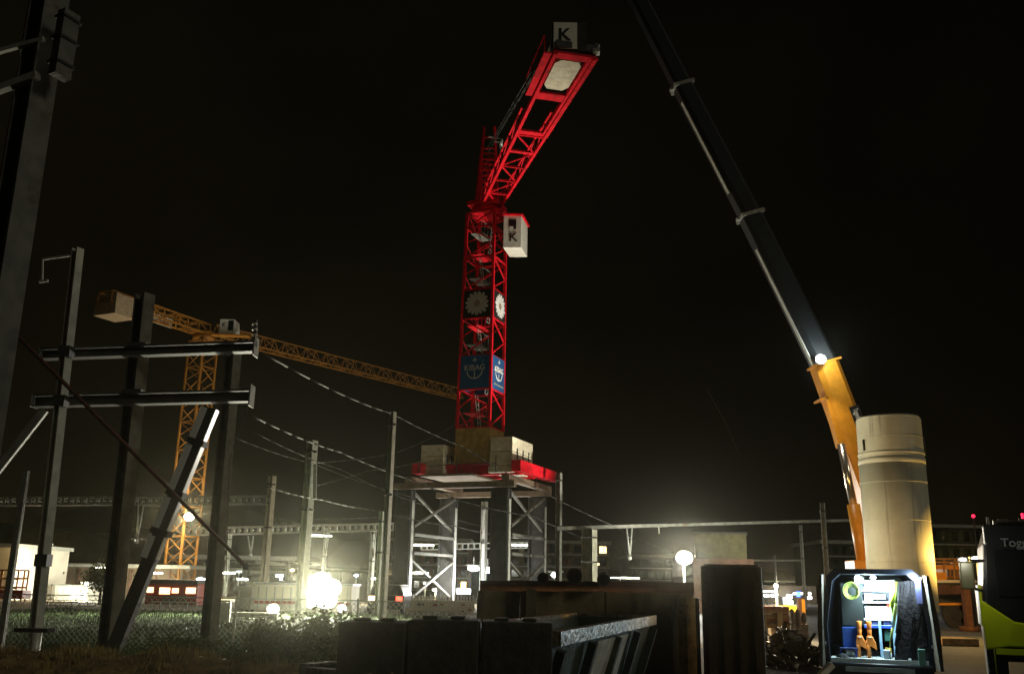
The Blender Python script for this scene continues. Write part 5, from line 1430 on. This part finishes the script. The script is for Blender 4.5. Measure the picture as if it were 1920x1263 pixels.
# ------------------------------------------------------------------ FOREGROUND
# stained wall with posts
WY = 18.0
a, b = P(893, 1180, WY), P(1298, 1108, WY); zw = P(1000, 1106, WY).z
t = thing("retaining_wall", "dark stained panel wall behind the skip in the centre", "wall", ((a.x + b.x) / 2, WY, 0))
mb = MB(); nseg = 5
for k in range(nseg):
    x0 = a.x + (b.x - a.x) * k / nseg; x1 = a.x + (b.x - a.x) * (k + 1) / nseg - .004; mb.bb(x0, x1, WY + random.uniform(0, .05), WY + .2, 0, zw + random.uniform(-.03, .04))
mb.build("panel", hoard, t)
mb = MB(); p = P(996, 1108, WY - .1); mb.bar((p.x, WY - .1, 0), (p.x, WY - .1, zw + .02), .18, .14); mb.build("post", mat("olive_post", (.17, .15, .08), .8, var=.3, vscale=5), t)
p = P(1287, 1120, WY - .25); mb = MB(); mb.box((p.x, WY - .25, p.z / 2), (.25, .2, p.z))
tp_ = tag(mb.build("timber_post", mat("warm_lit_timber", (.60, .42, .13), .75, var=.45, vscale=4, bump=.3, dirt=(.15, .09, .03), dscale=5), loc=(p.x, WY - .25, 0)), "thick yellowish timber post at the right end of the stained wall", "post")  # timber colour yellowed and brightened for warm light on the post
turn([tp_], (p.x, WY - .25, 0), .7)
# pipes on top of the wall, ends toward the viewer
for x, y, r, l in ((1018, 1083, .105, "dark pipe end at the left on the stained wall"), (1077, 1079, .145, "largest dark pipe end in the middle on the stained wall"), (1131, 1086, .115, "dark pipe end at the right on the stained wall")):
    q = P(x, y, WY - .3)
    pd = V((q.x, q.y, 0)).normalized()
    mb = MB(); mb.tube(q, q + pd * 1.6, r, 24, caps=False); mb.tube(q + pd * .25, q + pd * .26, r * .8, 24); mb.tube(q + pd * .25, q, r * .8, 24, caps=False)
    k0 = len(mb.v)
    for i in range(24):
        an = 2 * math.pi * i / 24; dvec = V((math.cos(an), 0, math.sin(an))); mb.v += [q + dvec * r, q + dvec * r * .8]
    for i in range(24): j = (i + 1) % 24; mb.f.append((k0 + 2 * i, k0 + 2 * j, k0 + 2 * j + 1, k0 + 2 * i + 1)); mb.sm.append(False)
    tag(mb.build("steel_pipe", mat("dark_pipe", (.05, .03, .02), .8), loc=tuple(q)), l, "pipe", "round pipes lying on the stained wall")
# long pipes lying across
for k, (y, r) in enumerate(((1098, .085), (1092, .07))):
    q0, q1 = P(900, y + 2, WY + .45 + .2 * k), P(1300, y + 6, WY + .45 + .2 * k)
    mb = MB(); mb.tube(q0, q1, r, 16); tag(mb.build("long_pipe", rust, loc=tuple(q0)), ("front" if k == 0 else "rear") + " long rusty pipe lying along the top behind the pipe ends", "pipe", "long pipes along the wall top")
# skip
def skip_obj(A, B, wl, zr, label, rimh=.11, ribs=4, depth_dir=None):
    d = (B - A); d.z = 0; Ls = d.length; d.normalize(); n = V((-d.y, d.x, 0))    # n points left
    t = thing("skip_container", label, "skip", ((A.x + B.x) / 2, (A.y + B.y) / 2, 0), "steel skips in the foreground")
    A = V((A.x, A.y, 0)); B = V((B.x, B.y, 0))
    ins = .28
    mb = MB(); th_ = .04
    def quadp(p0, p1, p2, p3, inn): mb.hexa([p0, p1, p1 + inn * th_, p0 + inn * th_, p3, p2, p2 + inn * th_, p3 + inn * th_])
    C, D = B + n * wl, A + n * wl; zb_ = .15
    Ai, Bi, Ci, Di = A + n * ins + d * .1, B + n * ins - d * .1, C - n * ins - d * .1, D - n * ins + d * .1
    for p, q, pi, qi, inn in ((A, B, Ai, Bi, n), (B, C, Bi, Ci, -d), (C, D, Ci, Di, -n), (D, A, Di, Ai, d)):
        quadp(pi + UP * zb_, qi + UP * zb_, q + UP * zr, p + UP * zr, inn)
    mb.quad(Ai + UP * (zb_ + .02), Bi + UP * (zb_ + .02), Ci + UP * (zb_ + .02), Di + UP * (zb_ + .02))
    mb.build("body", skip_m, t)
    mb = MB()
    for p, q, o_ in ((A, B, -n), (D, C, n)): mb.bar(p + o_ * .02 + UP * (zr - .02), q + o_ * .02 + UP * (zr - .02), .1, rimh)
    for p, q, o_ in ((A, D, -d), (B, C, d)): mb.bar(p + o_ * .06 + UP * (zr - .03) + n * .06, q + o_ * .06 + UP * (zr - .03) - n * .06, .1, rimh)
    mb.build("rim", skip_r, t)
    for k in range(ribs + 1):
        u = k / ribs * .96 + .02; p = A.lerp(B, u); pi = Ai.lerp(Bi, u)
        mb = MB(); mb.bar(pi + UP * zb_ - n * .05, p + UP * (zr - rimh) - n * .05, .09, .1, up=tuple(d)); mb.build("rib", skip_m, t)
    return t, A, B, d, n, Ai, Bi
zr = 1.18
SA, SB = PZ(1038, 1192, zr), PZ(1222, 1158, zr)
t, A, B, d, n, Ai, Bi = skip_obj(SA, SB, 1.15, zr, "large dark green skip with a worn pale rim in the centre foreground", rimh=.13)
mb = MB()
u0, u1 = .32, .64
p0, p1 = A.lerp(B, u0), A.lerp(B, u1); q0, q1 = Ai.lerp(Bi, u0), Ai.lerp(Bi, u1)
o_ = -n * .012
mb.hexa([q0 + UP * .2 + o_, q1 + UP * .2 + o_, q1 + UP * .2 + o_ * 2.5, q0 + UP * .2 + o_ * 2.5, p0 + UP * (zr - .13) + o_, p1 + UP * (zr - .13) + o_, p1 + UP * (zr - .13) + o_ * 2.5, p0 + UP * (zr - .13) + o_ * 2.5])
mb.build("lit_worn_panel", mat("lit_worn_steel", (.80, .74, .64), .3, .3, var=.3, vscale=6, bump=.3, bscale=14, dirt=(.12, .07, .04), dscale=3, dthr=.56, streak=(3, 3, .5)), t)  # worn steel, its colour raised for the light it reflects
SA2, SB2 = PZ(720, 1262, .95), PZ(1000, 1236, .95)
skip_obj(SA2, SB2, .9, .95, "lower dark skip whose rim just shows at the bottom edge", rimh=.07)
# dark blocks left of the skip
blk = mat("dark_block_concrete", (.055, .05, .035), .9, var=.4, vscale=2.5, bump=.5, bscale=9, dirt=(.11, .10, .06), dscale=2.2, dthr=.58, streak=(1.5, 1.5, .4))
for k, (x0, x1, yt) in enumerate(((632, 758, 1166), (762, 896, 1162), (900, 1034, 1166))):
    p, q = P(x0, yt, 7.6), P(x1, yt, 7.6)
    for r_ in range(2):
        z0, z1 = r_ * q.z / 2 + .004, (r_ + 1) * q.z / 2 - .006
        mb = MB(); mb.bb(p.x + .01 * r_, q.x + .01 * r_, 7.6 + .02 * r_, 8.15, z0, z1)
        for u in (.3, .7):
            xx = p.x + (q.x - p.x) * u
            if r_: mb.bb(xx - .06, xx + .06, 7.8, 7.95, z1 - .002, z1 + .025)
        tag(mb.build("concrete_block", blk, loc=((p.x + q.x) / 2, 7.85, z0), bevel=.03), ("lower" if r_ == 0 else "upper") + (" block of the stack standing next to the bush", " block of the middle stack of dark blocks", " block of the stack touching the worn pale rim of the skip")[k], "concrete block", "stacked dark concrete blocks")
# dark container at right
p, q = P(1318, 1200, 15.2), P(1424, 1062, 15.2)
t = thing("dark_container", "dark brown upright container left of the lit yard gap", "container", ((p.x + q.x) / 2, 15.9, 0))
mb = MB(); mb.bb(p.x, q.x, 15.2, 17.4, .1, q.z); mb.build("body", mat("dark_brown_steel", (.10, .065, .035), .65, .1, var=.5, vscale=2, bump=.3, dirt=(.025, .02, .015), dscale=2, dthr=.5, streak=(1.5, 1.5, .3)), t, bevel=.02)
mb = MB()
for k in range(4): xx = p.x + (k + .5) * (q.x - p.x) / 4; mb.bb(xx - .025, xx + .025, 15.17, 15.198, .15, q.z - .1)
mb.build("rib", MATS["dark_brown_steel"], t)
mb = MB(); mb.bb(p.x + .05, q.x - .05, 15.3, 17.35, q.z + .003, q.z + .03); mb.build("roof", MATS["dark_brown_steel"], t)
turn([t], (p.x, 15.2, 0), -math.atan2(p.x + .4, 15.2))
for k, x in enumerate((1307, 1320)):
    qq = P(x, 1120, 16.5); mb = MB(); mb.tube((qq.x, 16.5, 0), (qq.x, 16.5, qq.z), .035, 12)
    tag(mb.build("steel_rod", hyd, loc=(qq.x, 16.5, 0)), ("shiny upright steel rod right next to the timber post", "shiny upright steel rod touching the dark container")[k], "rod", "shiny rods beside the dark container")
# stacked site cabin beside the pole floodlight
t, mb, a, b = boxthing("site_cabin", "olive upper site cabin right of the pole floodlight", "site cabin", 1304, 1002, 1396, 1046, 60, 6, hoard)
mb.build("body", mat("olive_cabin", (.10, .095, .04), .8, var=.3), t)
mb = MB(); mb.bb(a.x - .08, b.x + .08, 59.9, 66.1, b.z + .002, b.z + .12); mb.build("roof", darksteel, t)
CABS = [t]
t, mb, a2, b2 = boxthing("site_cabin", "dark lower site cabin carrying the olive one", "site cabin", 1300, 1048, 1410, 1100, 60, 6, hoard, toground=True)
mb.v = []; mb.f = []; mb.sm = []; mb.bb(a2.x, b2.x, 60, 66, 0, a.z - .01); mb.build("body", brick, t)
mb = MB(); mb.bb(a2.x + 1, a2.x + 1.9, 59.95, 59.995, .1, 2.0); mb.build("door", darksteel, t)
turn(CABS + [t], (a2.x, 60, 0), -math.atan2(a2.x + 1, 60))

# vegetation
def grass(name, x0, x1, y0, y1, n, hmin, hmax, label, seed, m=None):
    random.seed(seed); mb = MB()
    for k in range(n):
        x, y = random.uniform(x0, x1), random.uniform(y0, y1)
        h = random.uniform(hmin, hmax) * (.6 + .8 * (math.sin(x * 1.7) * math.sin(y * 1.1 + 1) * .5 + .5)); an = random.uniform(0, 6.28); w_ = .012 + .02 * h
        dx, dy = math.cos(an) * w_, math.sin(an) * w_; lx, ly = random.gauss(0, .25 * h), random.gauss(0, .25 * h)
        mb.quad((x - dx, y - dy, 0), (x + dx, y + dy, 0), (x + lx, y + ly, h))
    return tag(mb.build(name, m or grass_m), label, "grass", kind="stuff")
grass("grass", -22, -2.5, 24, 47, 30000, .06, .16, "short lit green grass behind the chain link fence", 1)
grass("grass", -11, -1.0, 15.5, 24, 30000, .08, .38, "rough dark grass around the fence and column feet", 2)
grass("grass", -9, .5, 8, 15.5, 16000, .05, .2, "short brownish grass on the near ground", 4, mat("dry_grass", (.26, .20, .07), .9, var=.4, vscale=1.5))
random.seed(44); mb = MB(); NXB, NYB = 26, 10
hb = [[.46 * math.sin(math.pi * j / NYB) * (.92 + .06 * math.sin(i * .9) + .05 * math.sin(i * 2.3 + j)) + random.uniform(0, .05) for j in range(NYB + 1)] for i in range(NXB + 1)]
for i in range(NXB):
    for j in range(NYB):
        q_ = [(i, j), (i + 1, j), (i + 1, j + 1), (i, j + 1)]
        mb.quad(*[(-10 + 7.6 * a / NXB, 14.2 + 2.7 * b / NYB + .03 * a / NXB, hb[a][b] - .02) for a, b in q_], smooth=True)
tag(mb.build("earth_bank", mat("brown_earth", (.30, .20, .075), .95, var=.5, vscale=3, bump=.8, bscale=9, dirt=(.14, .12, .05), dscale=2.5)), kind="structure")
g = MB(); g.quad((-26, 24, .006), (-2, 24, .006), (-2, 47, .006), (-26, 47, .006)); tag(g.build("field", mat("turf", (.06, .10, .04), .95, var=.4, vscale=1.2, bump=.5, bscale=12)), kind="structure")
random.seed(45); mb = MB()
for k in range(9000):
    a_, b_ = random.random() * NXB, random.random() * NYB
    z = hb[int(a_)][int(b_)] - .03; x, y = -10 + 7.6 * a_ / NXB, 14.2 + 2.7 * b_ / NYB
    h = random.uniform(.04, .16) * (.5 + math.sin(x * 2.1) ** 2); an = random.uniform(0, 6.28); dx, dy = math.cos(an) * .012, math.sin(an) * .012
    mb.quad((x - dx, y - dy, z), (x + dx, y + dy, z), (x + random.gauss(0, .04), y + random.gauss(0, .04), z + h))
tag(mb.build("grass", MATS["dry_grass"]), "dry tufts growing on the brown earth bank at the bottom left", "grass", kind="stuff")
def bush(cx, cy, rx, ry, rz, n, label, seed, leaf=.05):
    random.seed(seed)
    t = thing("bush", label, "bush", (cx, cy, 0))
    mb = MB(); tips = []
    for k in range(26):
        an = random.uniform(0, 6.28); q = V((cx + math.cos(an) * rx * random.uniform(.2, .95), cy + math.sin(an) * ry * random.uniform(.2, .9), rz * random.uniform(.45, 1.05)))
        mid_ = V((cx, cy, 0)).lerp(q, .5) + V((0, 0, .12)); mb.poly([V((cx + random.gauss(0, .05), cy, 0)), mid_, q], .009, 5); tips += [mid_, q, mid_.lerp(q, .5)]
    mb.build("stem", bark, t)
    mb = MB()
    for k in range(n):
        c = random.choice(tips) + V((random.gauss(0, .11), random.gauss(0, .11), random.gauss(0, .10)))
        if c.z < .03: continue
        u = V((random.gauss(0, 1), random.gauss(0, 1), random.gauss(0, .7))).normalized(); v_ = u.cross(V((random.gauss(0, 1), random.gauss(0, 1), random.gauss(0, 1)))).normalized()
        s_ = leaf * random.uniform(.5, 1.2)
        mb.quad(c - u * s_, c + v_ * s_ * .45, c + u * s_, c - v_ * s_ * .45)
    mb.build("foliage", leaf_m, t)
q = P(575, 1250, 15.5); bush(q.x, 15.5, .75, .6, 1.0, 4200, "leafy bush lit from behind below the brightest floodlight", 21)
q = P(500, 1240, 17); bush(q.x, 17, .7, .5, .8, 2600, "scrubby bush between the frame column and the lit bush", 22, .045)
q = P(640, 1250, 17.5); bush(q.x, 17.5, .6, .5, .75, 2200, "low bush just left of the dark skip", 23, .045)
q = P(345, 1225, 18.6); bush(q.x, 18.6, .9, .4, .45, 1800, "low scrub at the foot of the strut", 24, .045)
# far bushes / small tree left of strut
q = P(190, 1100, 55); random.seed(31)
t = thing("small_tree", "small green tree right of the glowing white container", "tree", (q.x, 55, 0))
mb = MB(); mb.tube((q.x, 55, 0), (q.x, 55, 1.4), .1, 8, .05)
for k in range(6): an = k * 1.05; mb.tube((q.x, 55, .8 + k * .1), (q.x + math.cos(an) * .6, 55 + math.sin(an) * .5, 1.5 + k * .07), .03, 6, .015)
mb.build("trunk", bark, t)
mb = MB()
for k in range(2200):
    c = V((q.x, 55, 1.5)) + V((random.gauss(0, .5), random.gauss(0, .5), random.gauss(0, .38)))
    u = V((random.gauss(0, 1), random.gauss(0, 1), random.gauss(0, 1))).normalized(); v_ = u.cross(V((.3, .2, 1))).normalized(); mb.quad(c - u * .09, c + v_ * .05, c + u * .09, c - v_ * .05)
mb.build("crown", leaf_m, t)
# earth bank under the fence

# ------------------------------------------------------------------ haze added for the halos around the lamps
mb = MB(); mb.bb(-95, 95, -30, 130, -1.2, 60)
hz = mb.build("haze", None) if False else None
me = bpy.data.meshes.new("haze"); me.from_pydata([tuple(v) for v in mb.v], [], mb.f)
hz = bpy.data.objects.new("haze", me); col.objects.link(hz)
hm_ = bpy.data.materials.new("haze_air"); hm_.use_nodes = True
hm_.cycles.volume_sampling = "EQUIANGULAR"; hm_.cycles.homogeneous_volume = True
hn = hm_.node_tree; hn.nodes.clear()
ho = hn.nodes.new("ShaderNodeOutputMaterial"); pvn = hn.nodes.new("ShaderNodeVolumePrincipled")
pvn.inputs["Color"].default_value = (.9, .9, .72, 1); pvn.inputs["Density"].default_value = 0.00014; pvn.inputs["Anisotropy"].default_value = 0.955
hn.links.new(pvn.outputs[0], ho.inputs["Volume"]); me.materials.append(hm_)
tag(hz, kind="stuff")
